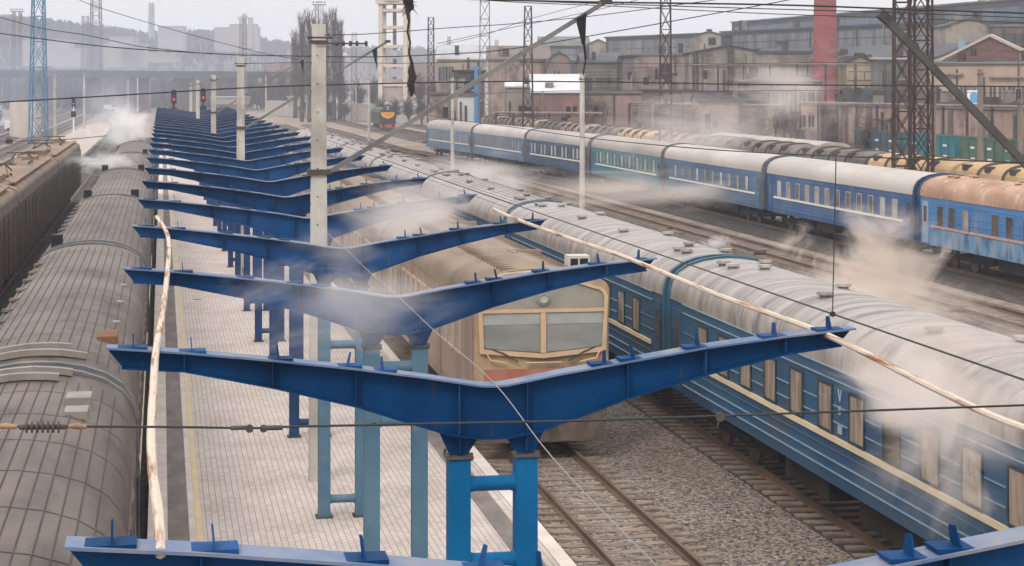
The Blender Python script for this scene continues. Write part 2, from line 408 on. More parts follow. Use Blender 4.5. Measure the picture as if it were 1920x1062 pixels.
# loose pipes, cable over the frames
def poly_obj(name, pts, r, mat, label, cat, n=8, group=None):
    p0 = Vector(pts[0]); mb = MB().tube([Vector(p) - p0 for p in pts], r, n)
    o = mb.build(name, mat, smooth=True); o.location = p0
    return tag(o, label, cat, group)
def smooth_pts(P, sub=6):
    P = [Vector(p) for p in P]; out = []
    for i in range(len(P) - 1):
        a = P[max(i - 1, 0)]; b = P[i]; c = P[i + 1]; d = P[min(i + 2, len(P) - 1)]
        for k in range(sub):
            t = k / sub
            out.append(.5 * ((2 * b) + (c - a) * t + (2 * a - 5 * b + 4 * c - d) * t * t + (3 * b - a - 3 * c + d) * t ** 3))
    return out + [P[-1]]
lp = [at(301, 1037, Y=12.1), at(297, 960, Y=13.4), at(286, 880, Y=15), at(284, 800, Y=16.7), at(288, 720, Y=18.9), at(293, 652, Y=21.2), at(305, 585, Y=25), at(314, 510, Y=30.2), at(317, 460, Y=34.5), at(312, 435, Y=37.8), at(303, 420, Y=39.3), at(294, 407, Y=40.2)]
poly_obj('pipe', smooth_pts(lp), .039, white_pipe, 'crooked rusty white pipe lying along the left tips of the canopy frames', 'pipe')
rp_ = [(7.5, 11.6, 6.23), (7.5, 13.6, 6.06), at(1920, 803, X=7.49), at(1750, 728, X=7.48), at(1545, 626, X=7.45), at(1350, 555, X=7.41), at(1180, 485.5, X=7.36), at(1070, 448, X=7.26), at(965, 410, X=7.15), (7.12, 41.6, 6.2)]
poly_obj('pipe', smooth_pts(rp_), .037, white_pipe, 'long rusty white pipe lying across the right tips of the canopy frames', 'pipe')
cb = [(4.35, 12.33, 4.86), (4.2, 14, 4.82), (4.0, 16, 4.99), (3.75, 18.6, 5.30)]
for k in range(1, 5):
    y = 12.2 + 9 * k; cb.append((CX + .02, y, 5.632))
    if k < 4: cb.append((CX + .03, y + 4.5, 5.60))
poly_obj('slack_cable', smooth_pts(cb), .0055, cable_grey, 'thin pale cable lying slack through the valleys of the canopy frames', 'cable', 6)

# ------------------------------------------------------------------ carriages
def roof_prof(hw, ze, zt, n=9):
    pts = [(hw, ze), (hw - .01, ze + (zt - ze) * .22), (hw * .95, ze + (zt - ze) * .46), (hw * .85, ze + (zt - ze) * .66), (hw * .68, ze + (zt - ze) * .82), (hw * .45, ze + (zt - ze) * .93), (hw * .2, ze + (zt - ze) * .985), (0, zt)]
    return pts + [(-x, z) for x, z in reversed(pts[:-1])]
wheel_m = M('wheel_m', (.05, .04, .035), (.11, .08, .065), 2, .7)
def add_bogies(root, L, detail=True):
    for yc in (-L / 2 + 3.9, L / 2 - 3.9):
        b = MB().box(-1.12, -.92, -1.9, 1.9, .52, .72); b.box(.92, 1.12, -1.9, 1.9, .52, .72); b.box(-1.1, 1.1, -.25, .25, .5, .8)
        bo = b.build('bogie', under_m, root); bo.location = (0, yc, 0)
        for y in (-1.2, 1.2):
            w = MB()
            for x in (-.8, .8): w.disc((x, 0, .475), .475, .13, 'x', 16)
            w.tube([(-.78, 0, .475), (.78, 0, .475)], .08, 8); wo_ = w.build('wheelset', wheel_m, bo, smooth=True); wo_.location = (0, y, 0)
def coach(name, label, body, roof, stripe, wins, L=24.0, hw=1.53, ze=3.35, zt=4.38, side=-1, both=False, frame_m=None, pane_m=None, ribs=(1.30, 1.52, 1.72, 2.30, 2.62, 3.12), group=None,
          roof_ribs=0, door_m=None, hoop=None, cat='railway coach', stripe_z=1.96, roof_det=True, under=True, trim_and_rib_light=None, roof_seams=True):
    root = thing(name, label, cat, (0, 0, 0), 0, group); y0, y1 = -L / 2, L / 2
    prof = []
    def sidep(s):
        q = [(s * (hw - .03), 1.02)]
        for r_ in ribs: q += [(s * hw, r_ - .022), (s * (hw + .02), r_ - .012), (s * (hw + .02), r_ + .012), (s * hw, r_ + .022)]
        return q + [(s * hw, ze)]
    prof = sidep(1) + list(reversed(sidep(-1)))
    MB().prism(prof, y0, y1).build('body', body, root)
    rpf = roof_prof(hw + .03, ze + .004, zt)
    ro = MB().prism(rpf, y0, y1).build('roof', roof, root, smooth=True)
    if roof_seams:
        n_ = 12 if roof_ribs else 8
        for i in range(1, n_):
            y = y0 + L * i / n_
            big = [(x * 1.003, ze + .006 + (z - ze) * 1.003) for x, z in rpf]
            mb = MB(); n0 = 0
            for yy in (y - .02, y + .02): mb.v += [(x, yy, z) for x, z in big]
            k = len(big)
            mb.f += [(n0 + j, n0 + j + 1, n0 + k + j + 1, n0 + k + j) for j in range(k - 1)]
            mb.build('roof_seam', roof, ro, fix=False)
    if roof_ribs:
        mb = MB()
        for i in range(roof_ribs):
            x = -hw * .82 + 2 * hw * .82 * i / (roof_ribs - 1)
            z = interp(sorted([(a, b) for a, b in rpf]), x)
            mb.box(x - .008, x + .008, y0 + .9, y1 - .9, z - .03, z + .010)
        mb.build('roof_rib', seam_dark, ro)
    # end hoops and gangways
    hm = hoop or body
    for e in (-1, 1):
        yy = e * (L / 2 + .02)
        big = roof_prof(hw + .06, ze - .05, zt + .06); small = roof_prof(hw - .12, ze - .05, zt - .12)
        big = [(hw + .06, 1.1)] + big + [(-hw - .06, 1.1)]; small = [(hw - .12, 1.1)] + small + [(-hw + .12, 1.1)]
        mb = MB(); n0 = len(mb.v); k = len(big); t0, t1 = (yy - .09, yy + .09)
        for t in (t0, t1): mb.v += [(x, t, z) for x, z in big]
        for t in (t0, t1): mb.v += [(x, t, z) for x, z in small]
        for j in range(k - 1):
            mb.f += [(n0 + j, n0 + j + 1, n0 + k + j + 1, n0 + k + j), (n0 + 2 * k + j, n0 + 2 * k + j + 1, n0 + 3 * k + j + 1, n0 + 3 * k + j)]
            mb.f += [(n0 + j, n0 + j + 1, n0 + 2 * k + j + 1, n0 + 2 * k + j), (n0 + k + j, n0 + k + j + 1, n0 + 3 * k + j + 1, n0 + 3 * k + j)]
        mb.build('end_hoop', hm, root)
        MB().box(-.75, .75, min(yy, yy + e * .26), max(yy, yy + e * .26), 1.15, 3.5).build('gangway', rubber, root)
    sides = (-1, 1) if both else (side,)
    if trim_and_rib_light:  # pale strips paint in the light the ribs catch; topmost is gutter trim
        for z_, w_ in ((3.345, .016), (3.12, .010), (1.52, .009), (1.30, .009)):
            a, b = sorted((side * (hw + .02), side * (hw + .038))); MB().box(a, b, y0 + 1.3, y1 - 1.3, z_ - w_, z_ + w_).build('trim_and_rib_light_strip', trim_and_rib_light, root)
        ys_ = sorted(w_[0] for w_ in wins)
        for y_a, y_b in zip(ys_, ys_[1:]):
            for z_ in (2.30, 2.62):
                a, b = sorted((side * (hw + .02), side * (hw + .034))); MB().box(a, b, y_a + .5, y_b - .5, z_ - .008, z_ + .008).build('trim_and_rib_light_strip', trim_and_rib_light, root)
    for s in sides:
        if stripe:
            a, b = sorted((s * (hw + .002), s * (hw + .05)))
            MB().box(a, b, y0 + 1.5, y1 - 1.5, stripe_z - .055, stripe_z + .055).build('stripe', stripe, root)
        fm = frame_m or body
        protos = {}
        for i, (yc, w, za, zb, pm) in enumerate(wins):
            key = (w, za, zb, pm.name if pm else '')
            if key not in protos:
                x1 = s * (hw + .034)
                mb = MB()
                for (ya, yb, z_a, z_b) in ((-w / 2 - .05, -w / 2, za - .05, zb + .05), (w / 2, w / 2 + .05, za - .05, zb + .05), (-w / 2, w / 2, za - .05, za), (-w / 2, w / 2, zb, zb + .05)):
                    a, b = sorted((s * (hw - .02), x1)); mb.box(a, b, ya, yb, z_a, z_b)
                wf = mb.build('window', fm, root); wf.location = (0, yc, 0)
                pb = MB(); a, b = sorted((s * (hw - .02), s * (hw + .022)))
                pb.box(a, b, -w / 2 + .001, w / 2 - .001, za + .001, zb - .001)
                protos[key] = (wf, pb.build('pane', pm or pane_m, wf))
            else:
                wf = inst(protos[key][0], root, (0, yc, 0)); inst(protos[key][1], wf)
        for e in (-1, 1):
            yc = e * (L / 2 - .75)
            a, b = sorted((s * (hw - .05), s * (hw + .028)))
            d = MB().box(a, b, yc - .36, yc + .36, 1.12, 3.15).build('door', door_m or body, root)
            a, b = sorted((s * (hw), s * (hw + .034)))
            MB().box(a, b, yc - .19, yc + .19, 2.15, 2.9).build('door_pane', pane_m or black_m, d)
            hb = MB().tube([(s * (hw + .06), yc + e * .43, 1.4), (s * (hw + .06), yc + e * .43, 2.7)], .018, 6); hb.build('handrail', steel_dark, d)
    if roof_det:
        if roof_det == 'left':
            for i in range(9):
                y = -8.5 + i * 2.1; z = interp(sorted(rpf), -1.22); v = MB().lathe([(0, .09), (.11, .08), (.13, .03), (.08, .02), (.08, -.06)], (-1.22, y, z), 10); v.build('roof_vent', roof, ro, smooth=True)
        else:
          for e in (-1, 1):
            for i, (xo, dy) in enumerate(((-.55, 1.5), (.55, 1.5), (-.55, 2.3), (.0, 3.2), (.5, 7.4), (-.5, 9.0))):
                z = interp(sorted(rpf), xo)
                v = MB().lathe([(.0, .13), (.17, .12), (.19, .06), (.12, .04), (.12, -.06)], (xo, e * (L / 2 - dy), z), 10); v.build('roof_vent', roof, ro, smooth=True)
    if under:
        add_bogies(root, L)
        MB().box(-1.2, 1.2, -5.6, -1.0, .42, 1.02).box(-1.25, 1.25, .6, 3.4, .48, 1.02).box(-1.1, 1.1, 4.3, 6.4, .55, 1.02).build('underframe_box', under_m, root)
    return root
def place(o, x, y, rz=0, z=0):
    o.location = (x, y, z); o.rotation_euler = (0, 0, rz); return o

curtain_m = M('curtain_pane', (.36, .29, .22), (.16, .125, .10), 1.4, .25, stretch=(1, 3, .4), spec=.6, c3=(.45, .42, .38), s3=.8)
dark_pane = M('dark_pane', (.035, .03, .028), (.10, .085, .07), .9, .15, spec=.6)
bright_pane = M('bright_pane', (.50, .50, .50), (.30, .29, .28), 1.2, .3, stretch=(1, 1, .5))
stripe_cream = M('stripe_cream', (.66, .55, .36), (.55, .46, .32), 1.5, .6, stretch=(1, .2, 1))
stripe_white = M('stripe_white', (.78, .74, .62), (.66, .62, .52), .8, .6, stretch=(1, .2, 1))
near_body = M('near_body', (.020, .068, .142), (.034, .10, .185), .7, .45, stretch=(1, .3, 1), c3=(.075, .085, .09), s3=.5, lo3=.5, hi3=.75)
near_rib = near_body
near_roof = M('near_roof', (.34, .305, .285), (.20, .178, .163), .8, .45, stretch=(.6, 2.2, .6), c3=(.085, .075, .068), s3=1.5, lo3=.55, hi3=.7, st3=(.3, 2.0, .3), spec=.35)
left_body = M('left_body', (.13, .11, .095), (.19, .165, .145), .6, .6, stretch=(1, 1, .4))
left_roof = M('left_roof', (.105, .080, .064), (.042, .033, .028), .8, .5, stretch=(2.5, .5, 2.5), c3=(.155, .12, .097), s3=.22, lo3=.45, hi3=.7)
seam_dark = M('seam_dark', (.045, .037, .032), (.07, .058, .05), 2, .8)
hoop_blue = M('hoop_blue', (.03, .105, .165), (.03, .075, .12), 1.0, .5)
hoop_grey = M('hoop_grey', (.10, .10, .11), (.17, .16, .155), 1.5, .6)

def wins_comp(pm, alt=None, n=11, pitch=1.78, w=.74, za=2.09, zb=2.96):
    out = []
    for i in range(n):
        p = pm if not alt or i not in alt else alt[i]
        out.append(((i - (n - 1) / 2) * pitch, w, za, zb, p))
    return out
NG = 'blue coaches with light roofs standing right of the platform'
nearY = [49.2 - 12.27, 49.2 + 12.27, 49.2 + 36.8, 49.2 + 61.3, 49.2 + 85.8, 49.2 + 110.3, 49.2 + 134.8]
nl = ['blue coach with curtained windows and cream stripe filling the lower right corner', 'blue coach beside the front car of the beige train, one behind the nearest',
      'blue coach with light grey roof, third of the row right of the platform', 'coach with pale ribbed roof, fourth of the row right of the platform', 'coach with pale roof under drifting steam, fifth of the row right of the platform',
      'coach with pale roof, sixth of the row right of the platform', 'farthest pale-roofed coach of the row right of the platform']
c0 = coach('passenger_coach', nl[0], near_body, near_roof, stripe_cream, wins_comp(curtain_m, {3: dark_pane}), group=NG, hoop=hoop_blue, pane_m=dark_pane, frame_m=M('seal_dark', (.018, .03, .04), (.03, .05, .065), 2, .6), trim_and_rib_light=M('trim_and_rib_light_pale', (.20, .32, .40), (.30, .38, .43), 1.5, .5))
place(c0, NX, nearY[0])
dup(c0, (NX, nearY[1], 0), nl[1])
c0b = coach('passenger_coach', nl[2], near_body, near_roof, stripe_cream, wins_comp(curtain_m), group=NG, hoop=hoop_grey, pane_m=dark_pane, roof_ribs=13, roof_seams=False)
place(c0b, NX, nearY[2])
for i in range(3, 7): dup(c0b, (NX, nearY[i], 0), nl[i])
# small pale stencil mark between two windows of the nearest coach
q = at(1554, 762, X=NX - 1.575); yl = (math.floor((q.y - nearY[0]) / 1.78) + .5) * 1.78; xl = -1.565
mb = MB(); pm_ = M('stencil_pale', (.42, .47, .50), (.30, .36, .40), 6, .7)
mb.bar((xl, yl - .09, 2.98), (xl, yl, 2.74), .035, .012, (1, 0, 0)); mb.bar((xl, yl + .09, 2.98), (xl, yl, 2.74), .035, .012, (1, 0, 0))
mb.bar((xl, yl - .08, 2.56), (xl, yl + .08, 2.56), .05, .012, (1, 0, 0)); mb.bar((xl, yl, 2.49), (xl, yl, 2.66), .05, .012, (0, 1, 0))
for k in (-.09, 0, .09): mb.box(xl - .006, xl + .006, yl + k - .03, yl + k + .02, 2.12, 2.28)
tag(mb.build('stencil_mark', pm_, c0), kind=None)
LG = 'brown-roofed coaches on the track left of the platform'
leftY = [31.9 - 12.25, 31.9 + 12.45, 57.3 + 11.9, 80.6 + 12.4, 105.4 + 12.4, 130.2 + 12.3]
ll = ['brown-roofed coach at the lower left, nearest on the track left of the platform', 'brown-roofed coach with three round vents, second on the track left of the platform', 'ribbed-roof coach, third on the track left of the platform',
      'ribbed-roof coach, fourth on the track left of the platform, steam at its far end', 'coach roof with white steam rising over it, fifth on the track left of the platform', 'farthest coach on the track left of the platform, lost in white steam']
c1 = coach('passenger_coach', ll[0], left_body, left_roof, stripe_cream, wins_comp(curtain_m), group=LG, hoop=hoop_grey, side=1, pane_m=dark_pane, roof_ribs=15, hw=1.55, roof_det='left')
place(c1, LX, leftY[0])
for i in range(1, 6): dup(c1, (LX, leftY[i], 0), ll[i])

hoop_dk = M('hoop_dk', (.012, .04, .10), (.02, .06, .14), 1, .6)
TG = 'blue and white coaches on the far right track'
b_a = M('body_sky', (.045, .155, .36), (.065, .20, .42), .5, .45, stretch=(1, .3, 1), c3=(.24, .25, .27), s3=.6, lo3=.58, hi3=.74, st3=(1, 1, .4))
b_b = M('body_royal', (.020, .070, .19), (.035, .105, .25), .5, .45, stretch=(1, .25, 1), c3=(.12, .17, .28), s3=.3, lo3=.5, hi3=.75)
b_c = M('body_grey_blue', (.055, .11, .20), (.09, .155, .26), .4, .5, stretch=(1, .25, 1))
b_d = M('body_teal', (.03, .16, .22), (.10, .20, .24), .25, .5, stretch=(1, .25, 1))
b_e = M('body_slate', (.032, .066, .125), (.055, .095, .16), .35, .5, stretch=(1, .25, 1))
b_f = M('body_pale', (.09, .15, .24), (.13, .20, .28), .35, .5, stretch=(1, .25, 1))
r_rust = M('roof_rust', (.30, .17, .115), (.42, .27, .19), .8, .75, stretch=(1, .6, 1), c3=(.50, .42, .36), s3=1.1, lo3=.56, hi3=.7, st3=(1.6, 1.6, .25))
r_white = M('roof_white', (.45, .415, .385), (.37, .34, .315), .4, .6, stretch=(1, .4, 1))
r_grey = M('roof_grey', (.35, .32, .30), (.28, .255, .24), .4, .6, stretch=(1, .4, 1))
rust_stripe = M('rust_stripe', (.42, .22, .15), (.52, .34, .26), 2, .7)
peeling = M('peeling', (.11, .25, .42), (.26, .30, .35), 1.1, .7, stretch=(1, 1.6, .35), c3=(.05, .12, .24), s3=1.4, lo3=.5, hi3=.62, st3=(1, 1, .5))
stepY = [91.5 - 12.3, 91.5 + 12.45, 116.4 + 12.45, 141.3 + 12.45, 166.2 + 12.45, 191.1 + 12.45, 216 + 12.45]
def tplace(o, y):
    dx = bend(y + 1) - bend(y - 1); return place(o, bend(y), y, math.atan2(-dx, 2))
wa = [(-9.2 + 0, .0, 0, 0, None)]
winsA = [(y, .72, 2.05, 2.98, (dark_pane if i != 2 else curtain_m)) for i, y in enumerate((9.4, 8.0, 6.4, 3.1, 1.6, -.2, -1.9, -3.6, -5.4, -7.2, -9))]
cA = coach('passenger_coach', 'light blue coach with rusty brown roof and peeling lower side at the right edge', b_a, r_rust, rust_stripe, winsA, group=TG, pane_m=dark_pane, frame_m=b_a, hoop=hoop_dk, door_m=M('pale_door', (.30, .36, .44), (.22, .28, .36), 1, .6))
MB().box(-1.553, -1.545, -10.6, 10.6, 1.04, 1.88).build('peeling_panel', peeling, cA)
tplace(cA, stepY[0])
winsB = [((i - 5.5) * 1.72, .62, 2.08, 2.95, (bright_pane if i > 9 or i == 0 else curtain_m if i in (1, 3, 4, 5) else dark_pane)) for i in range(12)]
winsB = [(-y, w, a, b, p) for y, w, a, b, p in winsB]
cB = coach('passenger_coach', 'royal blue coach with cream stripe and smooth white roof, left of the rusty-roofed coach', b_b, r_white, stripe_white, winsB, group=TG, pane_m=dark_pane, frame_m=M('frame_pale', (.45, .42, .36), (.3, .28, .25), 2, .6), roof_det=False, hoop=hoop_dk)
tplace(cB, stepY[1])
cCw = [((i - 4.5) * 1.95, .6, 2.1, 2.95, (bright_pane if i % 3 == 0 else curtain_m)) for i in range(10)]
cC = coach('passenger_coach', 'blue coach with white roof half veiled by smoke, third in the far right row', b_c, r_white, stripe_white, cCw, group=TG, pane_m=dark_pane, roof_det=False, hoop=hoop_grey); tplace(cC, stepY[2])
wD = [((i - 7.5) * 1.3, .62, 2.12, 3.05, (curtain_m if i % 2 else bright_pane)) for i in range(16)]
cD = coach('passenger_coach', 'teal coach with white stripe in the far right row, its right end in smoke', b_d, r_grey, stripe_white, wD, group=TG, pane_m=dark_pane, roof_det=False, hoop=hoop_grey); tplace(cD, stepY[3])
wE = [((i - 7) * 1.38, .62, 2.12, 3.05, bright_pane if i % 3 else dark_pane) for i in range(15)]
cE = coach('passenger_coach', 'slate blue coach with grey roof just left of the tall concrete mast', b_e, r_grey, stripe_white, wE, group=TG, pane_m=dark_pane, roof_det=False, hoop=hoop_grey); tplace(cE, stepY[4])
cF = coach('passenger_coach', 'pale blue coach with clean white roof, second from the far end of its row', b_f, r_white, stripe_white, [(y, w, a, b, curtain_m) for y, w, a, b, _ in wE], group=TG, pane_m=dark_pane, roof_det=False, hoop=hoop_grey); tplace(cF, stepY[5])
cG = coach('passenger_coach', 'pale blue-grey coach at the far end of the far right row', b_f, r_grey, stripe_white, [(y, w, a, b, curtain_m) for y, w, a, b, _ in wE], group=TG, pane_m=dark_pane, roof_det=False, hoop=hoop_grey); tplace(cG, stepY[6])

# ------------------------------------------------------------------ beige multiple unit
beige = M('beige', (.46, .33, .20), (.34, .24, .15), 1.2, .6, c3=(.20, .145, .10), s3=.9, lo3=.48, hi3=.70, stretch=(1, 1, .5))
beige_roof = M('beige_roof', (.25, .19, .135), (.175, .13, .094), .6, .65, stretch=(2, .5, 2), c3=(.25, .18, .13), s3=.6, lo3=.55, hi3=.75)
beige_trim = M('beige_trim', (.60, .42, .27), (.50, .35, .23), 2, .5)
grimy = M('grimy', (.23, .17, .135), (.31, .235, .18), .9, .7, stretch=(1, 1, .35))
red_band = M('red_band', (.36, .13, .095), (.42, .20, .14), 1.2, .6, stretch=(1, 1, .5))
glass_grey = M('glass_grey', (.20, .215, .21), (.28, .29, .28), .7, .12, stretch=(1, 1, 4), spec=.7)
panel_grey = M('panel_grey', (.245, .235, .205), (.30, .285, .25), 1.5, .5)
def emu_car(label, cab):
    root = thing('railcar', label, 'railcar', (0, 0, 0), 0, 'cars of the beige electric train'); L_ = 19.9; y0, y1 = -L_ / 2, L_ / 2; hw = 1.66
    fy = y0 + .55 if cab else y0
    prof = [(hw - .06, .95), (hw, 1.3), (hw, 3.55), (-hw, 3.55), (-hw, 1.3), (-hw + .06, .95)]
    MB().prism(prof, fy, y1).build('body', grimy, root)
    rp2 = roof_prof(hw + .02, 3.554, 4.42)
    ro = MB().prism(rp2, fy, y1).build('roof', beige_roof, root, smooth=True)
    mb = MB()
    for i in range(1, 40):
        y = fy + (y1 - fy) * i / 40
        mb.box(-.9, .9, y - .012, y + .012, 4.27, interp(sorted(rp2), .6) + .02)
    tag(mb.build('roof_seam', beige_roof, ro), kind='stuff')
    for y in ((-4.5, 1.2, 6.4) if cab else (-6, 0, 6)):
        MB().box(.2, 1.0, y - .05, y + .05, 4.36, 4.46).box(.15, .28, y - .5, y + .5, 4.38, 4.44).build('roof_bracket', grimy, ro)
    # side windows and doors, left side
    i = 0
    y = fy + 2.3
    protoW = None
    while y < y1 - 1.2:
        if i % 7 == 3:
            d = MB().box(-hw - .02, -hw + .05, y - .6, y + .6, 1.2, 3.3).build('door', grimy, root)
            MB().box(-hw - .03, -hw, y - .45, y - .08, 2.2, 3.05).box(-hw - .03, -hw, y + .08, y + .45, 2.2, 3.05).build('door_pane', dark_pane, d)
            y += 1.5
        else:
            if protoW is None:
                mb = MB().box(-hw - .022, -hw + .02, -.46, -.38, 2.1, 3.2).box(-hw - .022, -hw + .02, .38, .46, 2.1, 3.2).box(-hw - .022, -hw + .02, -.38, .38, 2.1, 2.17).box(-hw - .022, -hw + .02, -.38, .38, 3.13, 3.2)
                wf = mb.build('window', beige_trim, root); wf.location = (0, y, 0)
                pn = MB().box(-hw - .012, -hw + .02, -.379, .379, 2.171, 3.129).build('pane', dark_pane, wf); protoW = (wf, pn)
            else:
                w2 = inst(protoW[0], root, (0, y, 0)); inst(protoW[1], w2)
            y += 1.2
        i += 1
    if cab:
        # front face: rounded box cut from the roof outline
        def outl(w, zt, zb=.95, inset=0):
            r = .26; q = []
            for k in range(7):
                a = math.pi / 2 * k / 6; q.append((w - r + r * math.cos(a), zt - .22 - r + r * math.sin(a)))
            q += [(w * .55, zt - .07), (0, zt)]
            return [(w - .02, zb)] + q + [(-a, b) for a, b in reversed(q[:-1])] + [(-w + .02, zb)]
        o1 = outl(1.64, 4.40)
        yf = y0
        MB().prism(o1, yf + .12, fy).build('cab_front', beige, root)
        # raised surround
        mb = MB(); A = [(x, z) for x, z in outl(1.60, 4.22, 2.46)]; B = [(x * .945, 2.46 + (z - 2.46) * .955 + .03) for x, z in A]
        A[0] = (1.55, 2.44); A[-1] = (-1.55, 2.44); B[0] = (1.45, 2.54); B[-1] = (-1.45, 2.54)
        A.append((0, 2.30)); B.append((0, 2.41))
        k = len(A)
        for j in range(k):
            j2 = (j + 1) % k
            for (ya, yb) in ((yf + .02, yf + .02),):
                mb.quad((A[j][0], ya, A[j][1]), (A[j2][0], ya, A[j2][1]), (B[j2][0], ya, B[j2][1]), (B[j][0], ya, B[j][1]))
            mb.quad((A[j][0], yf + .02, A[j][1]), (A[j2][0], yf + .02, A[j2][1]), (A[j2][0], yf + .13, A[j2][1]), (A[j][0], yf + .13, A[j][1]))
            mb.quad((B[j][0], yf + .02, B[j][1]), (B[j2][0], yf + .02, B[j2][1]), (B[j2][0], yf + .13, B[j2][1]), (B[j][0], yf + .13, B[j][1]))
        mb.build('windscreen_frame', beige_trim, root)
        # upper grey panel
        up = [(x, z) for x, z in B if z > 3.52]; up = [(1.50, 3.50)] + up + [(-1.50, 3.50)]
        MB().prism(up, yf + .07, yf + .119).build('destination_panel', panel_grey, root)
        for s in (-1, 1):
            q = [(s * .07, 2.44), (s * 1.40, 2.56), (s * 1.48, 2.66), (s * 1.50, 3.40), (s * .07, 3.40)]
            w = MB().prism(q, yf + .075, yf + .119).build('windscreen', glass_grey, root)
            bl = MB().prism([(s * .07, 3.12), (s * 1.47, 3.12), (s * 1.49, 3.40), (s * .07, 3.40)], yf + .066, yf + .074).build('sun_blind', M('blind', (.36, .38, .36), (.30, .32, .30), 2, .3), w)
            MB().tube([(s * .55, yf + .03, 2.40), (s * .95, yf + .0, 2.25), (s * 1.0, yf + .0, 2.28)] if False else [(s * .62, yf + .02, 2.22), (s * .98, yf + .0, 2.44), (s * 1.3, yf + .03, 2.55)], .018, 6).build('wiper', steel_dark, root)
            MB().tube([(s * 1.42, yf + .05, 2.5), (s * 1.3, yf + .0, 2.28), (s * .9, yf + .0, 2.2)], .022, 6).build('handrail', beige_trim, root)
        MB().box(-.065, .065, yf + .03, yf + .119, 2.43, 3.40).box(-1.50, 1.50, yf + .03, yf + .119, 3.405, 3.495).build('window_mullion', beige_trim, root)
        hl = MB().disc((0, yf + .06, 3.74), .16, .10, 'y', 20).build('headlight_ring', panel_grey, root)
        MB().lathe([(.0, 0), (.085, .0), (.10, .03)], (0, 0, 0), 18).build('headlight', M('lamp_glass', (.42, .42, .40), rough=.2), hl).matrix_local.identity()
        lamp = hl.children[0]; lamp.location = (0, yf - .0, 3.74); lamp.rotation_euler = (R(90), 0, 0)
        MB().tube([(-.45, yf + .0, 2.2), (.45, yf + .0, 2.2)], .02, 6).build('handrail', beige_trim, root)
        MB().box(-1.45, 1.45, yf + .10, yf + .119, 1.72, 2.04).build('red_stripe', red_band, root)
        for s in (-1, 1):
            MB().disc((s * 1.05, yf + .08, 1.5), .15, .1, 'y', 16).build('buffer_light', panel_grey, root)
        MB().box(-1.5, 1.5, yf + .0, yf + .4, .28, .95).build('buffer_beam', M('front_grime', (.085, .066, .053), (.13, .10, .08), 1.5, .8), root)
        MB().box(-1.6, 1.6, yf + .10, yf + .1195, .96, 1.62).build('lower_front', MATS['front_grime'], root)
        mb = MB()
        for j in range(5):
            x = -1.25 + j * .55; mb.quad((x, yf - .006, .3), (x + .25, yf - .006, .3), (x + .5, yf - .006, .9), (x + .25, yf - .006, .9))
        mb.build('warning_stripes', M('pale_stripe', (.14, .115, .088), (.10, .08, .064), 2, .8), root, fix=False)
        MB().tube([(0, yf - .35, .9), (0, yf + .1, .9)], .14, 10).build('coupler', steel_dark, root)
        MB().box(.95, 1.5, y0 + 1.6, y0 + 2.1, 4.2, 4.62).build('horn_box', M('horn_case', (.5, .47, .43), rough=.6), ro)
        MB().box(1.0, 1.19, y0 + 1.59, y0 + 1.62, 4.25, 4.55).box(1.24, 1.45, y0 + 1.59, y0 + 1.62, 4.25, 4.55).build('horn_grille', black_m, ro)
    add_bogies(root, L_)
    MB().box(-1.3, 1.3, -5, 5, .4, .95).build('underframe_box', under_m, root)
    return root
e1 = emu_car('beige railcar with cab, two large windscreens and a red stripe, beside the platform', True); place(e1, EX - .04, 46.0 + 9.95)
e2 = emu_car('dusty beige railcar coupled behind the cab car', False); place(e2, EX - .04, 46 + 20.4 + 9.95)
for j, lb in ((2, 'dusty beige railcar, third of its train, roof seen between the canopy frames'), (3, 'dusty beige railcar, fourth of its train, mostly behind the canopy frames')):
    dup(e2, (EX - .04, 46 + 20.4 * j + 9.95, 0), lb)

